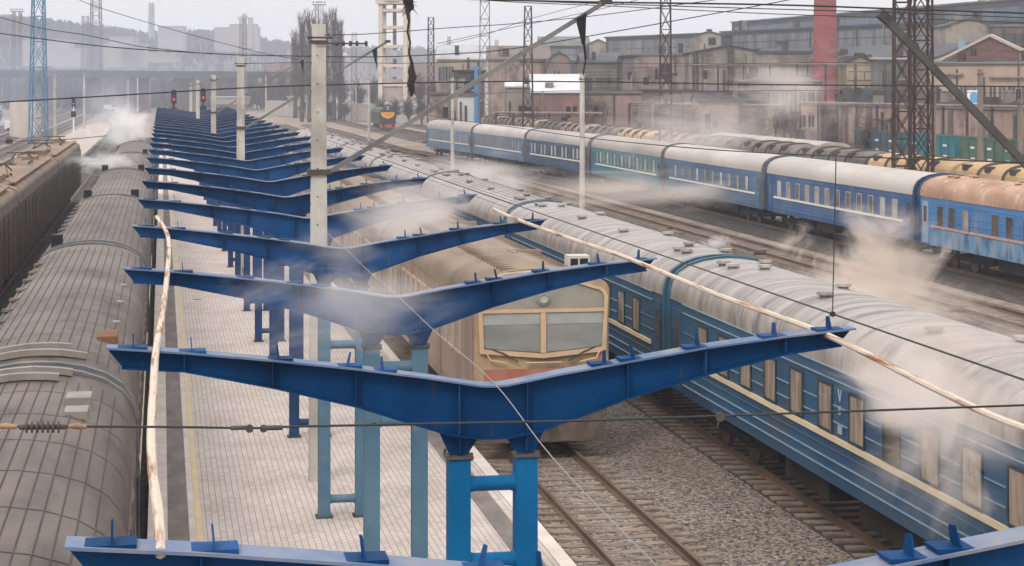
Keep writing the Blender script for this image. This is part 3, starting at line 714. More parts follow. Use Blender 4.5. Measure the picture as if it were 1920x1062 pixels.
# ------------------------------------------------------------------ brown electric locomotives on the left
loco_m = M('loco_side', (.060, .040, .030), (.095, .066, .05), .6, .6, stretch=(1, 1, .4), c3=(.055, .05, .05), s3=.4)
loco_roof = M('loco_roof', (.25, .17, .115), (.165, .115, .082), .5, .7, c3=(.11, .09, .075), s3=.35, lo3=.5, hi3=.7)
def loco(label, L_, gear):
    root = thing('electric_locomotive', label, 'locomotive', (0, 0, 0), 0, 'brown electric locomotives on the left'); y0, y1 = -L_ / 2, L_ / 2; hw = 1.56
    MB().prism([(hw, 1.1), (hw, 3.7), (hw - .1, 4.05), (-hw + .1, 4.05), (-hw, 3.7), (-hw, 1.1)], y0, y1).build('body', loco_m, root)
    ro = MB().prism(roof_prof(hw - .08, 4.054, 4.5), y0 + .25, y1 - .25).build('roof', loco_roof, root, smooth=True)
    n = int(L_ / 2.3)
    for i in range(n):
        y = y0 + 1.3 + i * (L_ - 2.6) / (n - 1)
        MB().box(hw, hw + .03, y - .04, y + .04, 1.2, 3.65).build('side_rib', loco_m, root)
        if i < n - 1:
            ym = y + (L_ - 2.6) / (n - 1) / 2
            mb = MB()
            for k in range(5): mb.box(hw, hw + .025, ym - .6, ym + .6, 2.6 + k * .18, 2.7 + k * .18)
            mb.build('grille', steel_dark, root)
    for s in (-1, 1):
        MB().box(s * 1.12 - .16, s * 1.12 + .16, y0 + 1.5, y1 - 1.5, 4.5, 4.56).build('roof_walkway', loco_roof, ro)
    MB().box(-.55, .55, y0 + 2, y0 + 5.6, 4.46, 4.78).box(-.5, .5, y1 - 5, y1 - 2.2, 4.46, 4.7).build('roof_hatch', loco_roof, ro)
    for q in gear:
        mb = MB(); z = 4.62
        for s in (-.55, .55):
            mb.bar((s, q - 1.2, z), (s * .6, q + .2, z + .42), .05); mb.bar((s * .6, q + .2, z + .42), (s, q + 1.3, z + .1), .05)
        mb.bar((-.8, q + .1, z + .46), (.8, q + .1, z + .46), .07)
        for s in (-.5, .5):
            for d in (-1.1, 1.1): mb.tube([(s, q + d, 4.44), (s, q + d, z)], [.09, .05], 8)
        mb.build('pantograph', steel_dark, ro)
        mb = MB()
        for d in (-2, -1.6, 1.8, 2.3): mb.tube([(-.2, q + d, 4.44), (-.2, q + d, 4.7)], [.1, .06], 8)
        mb.build('insulator', M('porcelain', (.35, .25, .2), rough=.3), ro)
    add_bogies(root, L_)
    return root
lg = [('brown electric locomotive ending beside the left platform, far one of the row', 137.0, 32.2), ('brown electric locomotive at the left edge, nearer than the other brown one', 103.8, 33.2), ('brown electric locomotive, nearest of its row and cut by the left edge', 70.3, 33.0)]
for lb, yc, ln in lg: place(loco(lb, ln, (-8.5, 7.0)), -7.66, yc)

# ------------------------------------------------------------------ concrete catenary poles
def conc_pole(label, x, y, h, r0, r1, z0=0.0, cant=None, top=True, group='concrete catenary poles', bolts=True, square=True):
    root = thing('catenary_pole', label, 'catenary pole', (x, y, z0), 0, group)
    n = 8 if square else 12
    m = MB()
    if square:
        a, b = r0, r1
        pr = lambda r_: [(-r_, -r_ * .8), (r_, -r_ * .8), (r_ + 0, r_ * .8), (-r_, r_ * .8)]
        rows = [(0, a), (h, b)]
        q0 = [(u, v, 0) for u, v in pr(a)]; q1 = [(u, v, h) for u, v in pr(b)]
        for j in range(4): m.quad(q0[j], q0[(j + 1) % 4], q1[(j + 1) % 4], q1[j])
        m.quad(*q1)
    else: m.tube([(0, 0, 0), (0, 0, h)], [r0, r1], 14)
    sh = m.build('shaft', concrete, root, smooth=not square)
    if bolts:
        mb = MB(); k = 0; z = h * .42
        while z < h - .3:
            rr = r0 + (r1 - r0) * z / h
            mb.box(-rr - .018, -rr + .01, -.02, .02, z - .015, z + .015); mb.box(-.05, -.02, -rr * .8 - .012, -rr * .8 + .005, z + .16, z + .185); z += .62
        mb.build('bolt', steel_dark, sh)
    if cant:
        (dx, zz, L_) = cant
        MB().box(-r0 - .03, r0 + .03, -r0 * .8 - .03, r0 * .8 + .03, zz - .22, zz - .1).build('collar', steel_dark, root)
        d = Vector((6.0, 0, 3.65)).normalized()
        p0 = Vector((r0 + .02, -.12, zz - .15)); p1 = p0 + d * L_
        cn = MB().bar(p0, p1, .08, .10).build('cantilever', concrete_dark if False else M('galv', (.12, .12, .118), (.19, .19, .185), 1.2, .6), root)
        hp = p0 + d * (L_ * .905); tl = 1 if y < 60 else .45
        mb = MB().prism([(hp.x - .10, hp.z - .04), (hp.x + .12, hp.z + .1), (hp.x + .10, hp.z - .55), (hp.x + .05, hp.z - .62)], p0.y - .07, p0.y + .07)
        mb.tube([(hp.x + .08, p0.y, hp.z - .55), (hp.x + .12, p0.y, hp.z - .55 - .4 * tl)], .028, 8)
        mb.tube([(hp.x + .12, p0.y, hp.z - .55 - .4 * tl), (hp.x + .06, p0.y, hp.z - .55 - .75 * tl)], .016, 6)
        mb.build('hanger', black_m, cn)
        MB().box(p1.x - .12, p1.x + .12, p1.y - .1, p1.y + .1, p1.z - .06, p1.z + .06).build('end_clamp', steel_dark, cn)
    if top:
        mb = MB().box(-r1 - .05, r1 + .05, -r1, r1, h - .42, h - .36)
        mb.tube([(-r1 - .1, -.1, h - .3), (r1 + .15, -.1, h - .3)], .03, 6)
        mb.build('top_clamp', steel_dark, root)
    return root
PG = 'concrete poles standing along the middle of the canopy'
p1_ = conc_pole('tall square concrete pole in the middle of the canopy, nearest, with a long slanting arm', 3.41, 42.9, 10.05, .215, .145, PZ, (0, 6.95, 7.3), group=PG)
mb = MB()
mb.tube([(-.1, -.18, 9.62), (1.05, -.18, 9.62)], .02, 6)
for x in (.35, .5, .65, .8, 1.0): mb.tube([(x, -.18, 9.62), (x + .06, -.18, 9.62)], .055, 8)
mb.build('insulator_string', steel_dark, p1_)
for i, (y, h) in enumerate(((85.8, 9.9), (131, 9.3), (188, 9.0), (233, 8.8))):
    conc_pole('square concrete pole in the canopy row, %s from the camera' % ORD[i + 1], 3.41, y, h, .2, .15, PZ, (0, 6.95, 7.3) if i < 2 else None, group=PG)
QG = 'round concrete poles between the right hand tracks'
for lb, x, y, h in (('tall round concrete pole right of centre beside the far coaches, nearest of its line', 28.7, 131.6, 10.0), ('round concrete pole with a bracket in front of the pale blue coaches', 29.8, 200, 9.9),
                    ('round concrete pole left of the diesel locomotive', 31.6, 300, 10.3), ('slim far concrete pole beyond the end of the canopy roof frames', 29.0, 552, 11.5), ('round concrete pole hidden behind the nearest canopy pole', 30, 385, 10)):
    conc_pole(lb, x, y, h, .2, .17, -.4, None, True, QG, False, False)
for lb, px, dd, ytop in (('rust-stained concrete post directly right of the lattice mast by the teal wagon', 1750, 146, 165), ('tall rust-brown concrete post between the teal and green wagons', 1838, 146, 130), ('grey concrete post at the right edge in front of the green wagon', 1913, 150, 186)):
    p = at(px, 156, D=dd); h = ZC + (156 - ytop) * dd / FPX
    o = conc_pole(lb, p.x, p.y, h + .4, .2, .17, -.4, None, True, 'concrete posts in front of the freight wagons', False)
    o.children[0].data.materials[0] = concrete_dark
LGp = 'concrete poles beside the left platform'
for lb, px, py, yt, mt in (('grey concrete pole just right of the blue lattice mast', 103, 262, 133, concrete), ('grey concrete pole on the left platform beside the signal', 158, 244, 138, concrete)):
    p = at(px, py, z=.0); d_ = (p.x * ST + p.y * CT); h = ZC + (156 - yt) * d_ / FPX
    conc_pole(lb, p.x, p.y, h, .24, .2, 0, None, True, LGp, False, False)
for lb, px, yb, yt in (('slim concrete pole in the steam left of the canopy end', 258, 215, 146), ('slim concrete pole right of the nearest canopy pole, near the hedge', 668, 222, 120), ('slim concrete pole far off between the bridge piers', 240, 210, 150)):
    p = at(px, yb, z=0); d_ = (p.x * ST + p.y * CT); h = ZC + (156 - yt) * d_ / FPX
    conc_pole(lb, p.x, p.y, h, .24, .2, 0, None, False, 'far slim poles', False, False)
# off-frame pole with raking strut at the right
rpole = conc_pole('concrete pole beyond the right edge carrying a dark raking strut', 29.6, 60, 10, .22, .18, -.4, None, True, None, False, False)
a = at(1655, 30, Y=60); b = at(1920, 305, Y=60); b = a + (b - a) * 1.28
o0 = Vector((29.6, 60, -.4))
MB().bar(a - o0, b - o0, .17, .24).build('raking_strut', M('strut_m', (.055, .055, .055), (.085, .08, .075), 1, .6), rpole)
MB().bar(a - o0 + Vector((-.12, 0, .1)), a - o0 + Vector((.2, 0, -.15)), .3, .3).build('strut_end', steel_dark, rpole)

# ------------------------------------------------------------------ lattice masts
def lattice(name, label, px, dd, ytop, wb, wt, mat, group=None, base_z=-.4, nseg=None, th=None, lamps=False, cat='lattice mast', ybase=None):
    p = at(px, 156, D=dd); h = ZC + (156 - ytop) * dd / FPX - base_z
    root = thing(name, label, cat, (p.x, p.y, base_z), random.uniform(-.1, .1) - TH, group)
    nseg = nseg or max(6, int(h / max(wb * 1.45, 1.2))); th = th or wb * .08
    for sx in (-1, 1):
        for sy in (-1, 1):
            MB().bar((sx * wb / 2, sy * wb / 2, 0), (sx * wt / 2, sy * wt / 2, h), th).build('leg', mat, root)
    br = MB()
    for i in range(nseg):
        z0 = h * i / nseg; z1 = h * (i + 1) / nseg; w0 = (wb + (wt - wb) * i / nseg) / 2; w1 = (wb + (wt - wb) * (i + 1) / nseg) / 2
        for s in (-1, 1):
            br.bar((-w0, s * w0, z0), (w1, s * w1, z1), th * .5); br.bar((w0, s * w0, z0), (-w1, s * w1, z1), th * .5)
            br.bar((s * w0, (-w0 if i % 2 else w0), z0), (s * w1, (w1 if i % 2 else -w1), z1), th * .5)
            br.bar((-w1, s * w1, z1), (w1, s * w1, z1), th * .6); br.bar((s * w1, -w1, z1), (s * w1, w1, z1), th * .6)
    br.build('bracing', mat, root)
    if lamps:
        MB().box(-wt * 1.4, wt * 1.4, -wt * .9, wt * .9, h, h + wt * .25).build('lamp_platform', mat, root)
        for sx in (-1, 0, 1):
            MB().tube([(sx * wt, -wt, h + wt * .9), (sx * wt, -wt * .2, h + wt * .9)], wt * .32, 10).build('floodlight', grey_paint, root)
    return root
blue_lat = M('blue_lattice', (.05, .15, .26), (.08, .2, .32), .5, .6)
grey_lat = M('grey_lattice', (.12, .12, .13), (.18, .17, .17), .5, .7)
lattice('lattice_mast', 'bluish steel lattice mast at the left, base beside the brown locomotives', 72, 300, -160, 2.5, 1.1, blue_lat)
lattice('lattice_mast', 'dark tall lattice mast at the top left, taller of two by the bridge', 180, 700, -40, 4.2, 2.8, grey_lat, 'distant dark lattice masts')
lattice('lattice_mast', 'shorter dark lattice mast with flat head left of the taller one', 160, 720, 31, 2.8, 2.0, grey_lat, 'distant dark lattice masts')
for lb, px, dd, yt in (('hazy floodlight mast at the far left, left one of a pair', 26, 640, 22), ('hazy floodlight mast at the far left, right one of a pair', 38, 640, 22), ('floodlight mast rising behind the second canopy pole, left one', 452, 640, 36), ('floodlight mast rising behind the second canopy pole, right one', 459, 640, 36), ('floodlight mast showing above the nearest canopy pole, left one', 594, 500, 10), ('floodlight mast showing above the nearest canopy pole, right one', 603, 500, 10)):
    lattice('floodlight_mast', lb, px, dd, yt, 1.2, .8, grey_lat, 'twin floodlight masts', lamps=True, cat='floodlight mast', th=.12)
MGp = 'row of rusty lattice masts behind the far coaches'
lattice('lattice_mast', 'massive rusty lattice mast at the right, left one of two side by side', 1691, 110, -200, 1.0, .8, rust_steel, MGp, th=.11)
lattice('lattice_mast', 'massive rusty lattice mast at the right, right one of two side by side', 1727, 111, -200, 1.15, .95, rust_steel, MGp, th=.12)
lattice('lattice_mast', 'rusty lattice mast in front of the pink works building, rising out of the top', 1248, 164, -60, 1.15, .75, rust_steel, MGp, th=.09)
lattice('lattice_mast', 'lattice mast beside the white-roofed shed', 990, 226, 12, 1.35, .75, rust_steel, MGp, th=.1)
lattice('lattice_mast', 'lattice mast with blue foot beside the cream works house', 909, 250, -60, 1.5, 1.1, grey_lat, MGp, th=.1)
lattice('lattice_mast', 'lattice mast right of the water tower', 808, 308, 33, 1.1, .85, rust_steel, MGp, th=.1)
lattice('lattice_mast', 'thin hazy lattice mast between the bare poplars and the water tower', 664, 420, 62, 1.3, .9, grey_lat, MGp, th=.12)
p = at(893, 156, D=262); MB_ = MB().tube([(0, 0, 0), (0, 0, 11.6)], [.34, .26], 10); MB_.box(-.8, .8, -.25, .25, 11.2, 11.5).box(-.6, .6, -.25, .25, 8.2, 8.5)
o = MB_.build('blue_column', M('bright_blue', (.05, .19, .40), (.08, .24, .46), .5, .5)); o.location = (p.x, p.y, -.4); tag(o, 'bright blue steel column beside the lattice mast and the dark shed', 'column')

# ------------------------------------------------------------------ wires
def wire(name, label, pts, Y, r, mat=wire_mat, cat='overhead wire', group=None):
    P = [at(x, y, Y=Y) for x, y in pts]
    return poly_obj(name, smooth_pts(P, 4), r, mat, label, cat, 6, group)
WG = 'overhead cross-span wires'
wire('overhead_wire', 'thick dark wire crossing the whole picture just above the train roofs', [(-60, 195), (0, 192), (240, 178), (480, 164), (720, 157), (960, 153), (1200, 155), (1440, 159), (1980, 163)], 60, .024, group=WG)
wire('overhead_wire', 'wire sagging from the top left behind the poles and rising to the top right', [(-60, 55), (0, 63), (200, 88), (399, 101), (480, 104), (696, 107), (850, 101), (943, 94), (1087, 71), (1350, 24), (1480, 0), (1600, -24)], 75, .022, group=WG)
wire('overhead_wire', 'thin wire from the upper left edge down to the third canopy pole', [(-60, 20), (0, 33), (76, 53), (165, 67), (254, 86), (318, 94), (399, 102)], 76, .016, group=WG)
wire('overhead_wire', 'thin wire slanting down from the top edge above the left hill', [(90, -24), (148, 0), (190, 16), (320, 55), (480, 97), (560, 112)], 95, .016, group=WG)
wire('overhead_wire', 'thin wire from the top of the nearest canopy pole rising to the right', [(608, 66), (690, 64), (850, 52), (960, 45), (1087, 33), (1200, 19), (1400, -8)], 42.7, .010, group=WG)
wire('overhead_wire', 'thickest of the three wires along the top right', [(560, -18), (755, -8), (860, -2), (1100, 4), (1440, 9), (1680, 17), (1980, 27)], 50, .027, group=WG)
wire('overhead_wire', 'middle one of the three wires along the top right', [(860, -6), (960, 1), (1180, 9), (1440, 17), (1680, 24), (1980, 36)], 52, .016, group=WG)
wire('overhead_wire', 'lowest of the three wires along the top right', [(800, -8), (960, 4), (1130, 11), (1290, 19), (1440, 26), (1640, 33), (1980, 45)], 54, .014, group=WG)
wire('overhead_wire', 'faint thin wire rising past the cream works house to the top right', [(820, 82), (960, 52), (1087, 26), (1180, 4), (1260, -16)], 120, .02, group=WG)
wire('overhead_wire', 'faint thin wire in front of the works roofs', [(1000, 118), (1300, 120), (1600, 118), (1980, 122)], 150, .022, group=WG)
nw = wire('overhead_wire', 'dark wire with insulators crossing the lower part of the picture close to the camera', [(-80, 801), (0, 800), (150, 800), (330, 801), (470, 803), (520, 801), (700, 797), (850, 794), (1100, 789), (1350, 780), (1980, 758)], 14, .009)
o0 = nw.location.copy(); Pn = lambda x, y: at(x, y, Y=14) - o0
mb = MB(); A = Pn(50, 801); B = Pn(110, 801)
for i in range(7):
    q = A + (B - A) * i / 6; mb.tube([q - Vector((.006, 0, 0)), q + Vector((.006, 0, 0))], .042, 12)
mb.tube([A - Vector((.05, 0, 0)), B + Vector((.05, 0, 0))], .018, 8)
mb.build('insulator', steel_dark, nw)
brass = M('brass', (.34, .22, .12), (.22, .14, .09), 6, .5)
for x0, x1, rr in ((-10, 32, .022), (128, 162, .024)): MB().tube([Pn(x0, 800), Pn((x0 + x1) / 2, 799), Pn(x1, 801)], [.012, rr, .014], 10).build('end_fitting', brass, nw, smooth=True)
for x0, x1, rr in ((432, 462, .016), (490, 530, .018)): MB().tube([Pn(x0, 803), Pn(x1, 802)], rr, 10).build('clamp', steel_dark, nw, smooth=True)
MB().disc(Pn(468, 804), .03, .02, 'y', 10).disc(Pn(494, 804), .028, .02, 'y', 10).build('turnbuckle', steel_dark, nw)
mb = MB().disc(Pn(1350, 782), .035, .03, 'y', 10); mb.tube([Pn(1338, 770), Pn(1350, 782), Pn(1345, 800)], .007, 5); mb.build('clamp', steel_dark, nw)
MB().tube([Pn(655, 799), Pn(690, 797), Pn(706, 792)], .006, 5).build('loose_strand', steel_dark, nw)
wire('overhead_wire', 'faint wire across the bare trees and the water tower', [(440, 120), (600, 117), (760, 119), (930, 116), (1090, 120)], 110, .018, group=WG)
wire('overhead_wire', 'faint wire just below the thick dark wire on the right half', [(900, 176), (1087, 170), (1300, 172), (1500, 170), (1980, 176)], 140, .02, group=WG)
wire('overhead_wire', 'faint wire crossing the upper part of the massive lattice mast', [(1180, 128), (1440, 119), (1690, 117), (1980, 114)], 130, .02, group=WG)
wire('overhead_wire', 'thin wire from the top edge down to the lattice mast by the works house', [(1180, -12), (1000, 34), (908, 66), (830, 84)], 200, .03, group=WG)
lw = wire('overhead_wire', 'wire with two dark insulators at the left edge above the brown locomotives', [(-60, 263), (0, 265), (30, 265), (120, 262), (200, 255)], 95, .018, group=WG)
o0 = lw.location.copy()
mb = MB()
for x in (13, 17, 21): q = at(x, 265, Y=95) - o0; mb.tube([q - Vector((.03, 0, 0)), q + Vector((.03, 0, 0))], .16, 10)
mb.tube([at(10, 265, Y=95) - o0, at(24, 265, Y=95) - o0], .05, 6); mb.build('insulator', steel_dark, lw)
# contact line of the beige train's track
cw = [(EX, y, 5.76) for y in (16, 30, 44, 60, 80, 110)]
cwo = poly_obj('contact_wire', cw, .012, wire_mat, 'contact wire with thin droppers running above the beige train', 'overhead wire', 6)
ms = []
for y in (16, 28, 36, 43, 50, 60, 72, 85.8): ms.append((EX + .05, y, 7.75 + .0006 * (y - 43) ** 2 * (1 if y < 60 else .2)))
poly_obj('messenger_wire', smooth_pts(ms, 3), .010, wire_mat, 'thin carrying wire above the contact wire of the beige train', 'overhead wire', 6)
for y in (25.6,):
    z1 = 7.75 + .0006 * (y - 43) ** 2
    MB().tube([(0, y - 16, .0), (.05, y - 16, z1 - 5.76)], .008, 5).disc((0, y - 16, .0), .04, .05, 'y', 8).build('dropper', wire_mat, cwo)
# black ragged line hanging from the top
rp2 = [(757, -8, 6), (766, 4, 10), (768, 14, 9), (764, 24, 4), (767, 40, 2.2), (764, 60, 2.2), (769, 80, 2), (767, 100, 2.2), (772, 118, 3), (771, 132, 6.5), (774, 145, 7.5), (770, 158, 7), (773, 170, 5), (771, 182, 2)]
P = [at(x, y, Y=50) for x, y, r_ in rp2]; rs = [r_ * 51 / FPX for x, y, r_ in rp2]
mb = MB().tube([q - P[0] for q in P], rs, 8)
for i in range(60):
    k = random.choice([1, 1, 2, 9, 10, 10, 11, 11, 12]); q = P[k] - P[0]; d = Vector((random.uniform(-1, 1), random.uniform(-1, 1), random.uniform(-1.6, .3))) * rs[k] * 1.7
    mb.tube([q, q + d], [.02, .004], 4)
o = mb.build('ragged_rope', M('rag', (.02, .015, .013), (.07, .04, .03), 6, .9)); o.location = P[0]
tag(o, 'black ragged rope with a dark clump hanging before the water tower', 'rope')

# ------------------------------------------------------------------ freight wagons
tan_cover = M('tan_cover', (.48, .33, .18), (.38, .255, .14), .6, .8, bump=.3, bscale=3, c3=(.34, .24, .15), s3=.7)
pale_cover = M('pale_cover', (.32, .235, .18), (.20, .15, .12), .6, .8, bump=.3, bscale=3, c3=(.25, .19, .15), s3=.6)
grey_cover = M('grey_cover', (.10, .085, .075), (.17, .145, .128), .6, .8, bump=.3, bscale=3)
wag_side = M('wag_side', (.20, .11, .07), (.28, .17, .11), .8, .8)
def hopper(label, mat):
    root = thing('covered_wagon', label, 'freight wagon', (0, 0, 0), 0, 'freight wagons with rounded covers'); L_ = 13.2
    MB().prism([(1.2, 1.1), (1.5, 1.6), (1.55, 3.5), (-1.55, 3.5), (-1.5, 1.6), (-1.2, 1.1)], -L_ / 2, L_ / 2).build('body', wag_side, root)
    m = MB(); n = 24; rows = []
    rp3 = roof_prof(1.58, 3.504, 4.5)
    for i in range(n + 1):
        y = -L_ / 2 + L_ * i / n; k = .94 + .06 * abs(math.sin(i * math.pi / 6)) ** .5
        rows.append([(x * k, y, 3.504 + (z - 3.504) * (k - .06 + .06 * k)) for x, z in rp3])
    for a_, b_ in zip(rows, rows[1:]):
        for j in range(len(a_) - 1): m.quad(a_[j], a_[j + 1], b_[j + 1], b_[j])
    m.quad(*rows[0]); m.quad(*rows[-1])
    cv = m.build('cover', mat, root, smooth=True)
    for i in (6, 12, 18):
        y = -L_ / 2 + L_ * i / n; mb = MB(); a_ = [(x * 1.0, z + .02) for x, z in rp3]
        for j in range(len(a_) - 1): mb.bar((a_[j][0], y, a_[j][1]), (a_[j + 1][0], y, a_[j + 1][1]), .14, .05, (0, 1, 0))
        mb.build('strap', M('strap', (.11, .085, .07), rough=.8), cv)
    mb = MB()
    for y in (-4, -1, 2.2, 5.2): MB().box(-1.5, -1.1, y - .3, y + .3, 4.05, 4.36).build('hatch', steel_dark, cv)
    add_bogies(root, L_)
    return root
hz = [(84, tan_cover), (97.9, tan_cover), (111.8, tan_cover), (125.7, grey_cover), (139.6, grey_cover), (153.5, grey_cover), (167.4, pale_cover), (181.3, tan_cover), (195.2, grey_cover), (209.1, pale_cover), (223, grey_cover), (236.9, pale_cover), (250.8, grey_cover), (264.7, pale_cover)]
protos = {}
for i, (y, mt) in enumerate(hz):
    nm = {'tan_cover': 'tan', 'pale_cover': 'pale brown', 'grey_cover': 'grey'}[mt.name]
    lb = 'freight wagon under a rounded %s cover, %s in line from the right edge' % (nm, ORD[i])
    if mt.name not in protos: protos[mt.name] = place(hopper(lb, mt), 46, y)
    else: dup(protos[mt.name], (46, y, 0), lb)
def gondola(label, mat):
    root = thing('gondola_wagon', label, 'freight wagon', (0, 0, 0), 0, 'open wagons by the pink wall'); L_ = 13.0; hw = 1.55
    MB().prism([(hw, 1.25), (hw, 3.85), (hw - .08, 3.85), (hw - .08, 1.4), (-hw + .08, 1.4), (-hw + .08, 3.85), (-hw, 3.85), (-hw, 1.25)], -L_ / 2, L_ / 2).build('body', mat, root)
    MB().box(-hw, hw, -L_ / 2 - .06, -L_ / 2, 1.25, 3.85).box(-hw, hw, L_ / 2, L_ / 2 + .06, 1.25, 3.85).build('end_wall', mat, root)
    for i in range(8):
        y = -L_ / 2 + .1 + i * (L_ - .2) / 7
        MB().box(-hw - .1, -hw - .001, y - .07, y + .07, 1.2, 3.85).build('side_post', mat, root)
    MB().box(-hw - .07, -hw - .001, -L_ / 2, L_ / 2, 3.86, 3.98).build('top_rail', mat, root)
    mb = MB()
    for y in (-3.7, .2, 3.9): mb.box(-hw - .012, -hw - .002, y - .5, y + .4, 2.9, 3.1); mb.box(-hw - .012, -hw - .002, y - .6, y + .3, 1.95, 2.1)
    mb.build('white_stencil', tin_white, root)
    add_bogies(root, L_)
    return root
g_teal = M('wagon_teal', (.008, .115, .15), (.02, .17, .20), .6, .6, stretch=(1, 1, .4)); g_green = M('wagon_green', (.045, .095, .065), (.08, .14, .095), .6, .7); g_dark = M('wagon_dark', (.035, .06, .075), (.06, .09, .11), .6, .7)
for lb, y, mt in (('teal open wagon with white stencil marks between two concrete posts', 178.5, g_teal), ('dull green open wagon at the right edge', 164.5, g_green), ('dark blue-grey open wagon behind the massive lattice mast', 192.5, g_dark), ('green open wagon cut by the right edge', 150.5, g_green)):
    place(gondola(lb, mt), 75, y)
# grey works train with long pale roof
lr = thing('mail_coach', 'long grey carriage with pale roof in the smoke behind the far coaches', 'railway coach', (53.6, 166, 0))
MB().prism([(1.5, 1.0), (1.5, 3.3), (-1.5, 3.3), (-1.5, 1.0)], -16, 16).build('body', M('mail_side', (.10, .095, .09), (.16, .145, .135), .5, .8), lr)
MB().prism(roof_prof(1.55, 3.304, 4.15), -16, 16).build('roof', M('mail_roof', (.42, .37, .33), (.33, .29, .26), .5, .7), lr, smooth=True)
MB().tube([(-1.45, -10, 3.75), (-1.62, -10, 3.75)], .38, 16).build('round_vent', grey_paint, lr)
add_bogies(lr, 32)
# diesel locomotive
dl = at(727, 245, z=0)
dr = thing('diesel_locomotive', 'dark green diesel locomotive with orange nose plate coming head-on', 'locomotive', (dl.x, dl.y, 0))
track(dl.x, 300, 520)
d_green = M('diesel_green', (.018, .03, .022), (.03, .045, .03), 1, .5); d_or = M('diesel_orange', (.75, .20, .03), (.65, .26, .05), 1, .5); d_yel = M('diesel_yellow', (.70, .42, .06), rough=.5)
MB().prism([(1.5, 1.2), (1.5, 3.4), (1.25, 3.95), (.7, 4.25), (-.7, 4.25), (-1.25, 3.95), (-1.5, 3.4), (-1.5, 1.2)], 0, 16).build('body', d_green, dr)
MB().prism([(1.25, 3.0), (1.25, 3.45), (-1.25, 3.45), (-1.25, 3.0), (-.9, 2.55), (0, 2.2), (.9, 2.55)], -.06, -.002).build('nose_plate', d_yel, dr)
MB().prism([(1.05, 3.06), (1.05, 3.36), (-1.05, 3.36), (-1.05, 3.06), (0, 2.55)], -.09, -.062).build('nose_stripe', d_or, dr)
for s in (-1, 1): MB().prism([(s * .1, 3.55), (s * 1.05, 3.55), (s * .95, 3.9), (s * .1, 4.0)], -.03, -.002).build('windscreen', dark_pane, dr)
MB().box(-1.5, 1.5, -.3, 0, .5, 1.15).build('buffer_beam', M('diesel_red', (.5, .08, .05), (.4, .1, .07), 1, .6), dr)
for s in (-1, 1): MB().tube([(s * .9, -.8, .95), (s * .9, -.3, .95)], [.25, .12], 12).build('buffer', under_m, dr)
MB().disc((0, -.05, 4.08), .16, .1, 'y', 12).build('headlight', tin_white, dr)
bo = MB().box(-1.2, 1.2, 1.5, 6, .3, 1.1).box(-1.2, 1.2, 10, 14.5, .3, 1.1).build('bogie', under_m, dr)
# small railcar at the left edge
lc = at(0, 232, z=0); lrz = thing('passenger_coach', 'blue and white coach standing at the far left edge', 'railway coach', (lc.x - 1.5, lc.y, 0), 0)
MB().box(-1.5, 1.5, -18, 6, 1.0, 2.2).build('body', b_b, lrz); MB().box(-1.5, 1.5, -18, 6, 2.204, 3.2).build('upper_body', tin_white, lrz); MB().prism(roof_prof(1.55, 3.204, 4.1), -18, 6).build('roof', grey_paint, lrz, smooth=True)
mb = MB().box(1.501, 1.53, -17, 5, 2.3, 2.9); mb.build('window_band', dark_pane, lrz); add_bogies(lrz, 20)

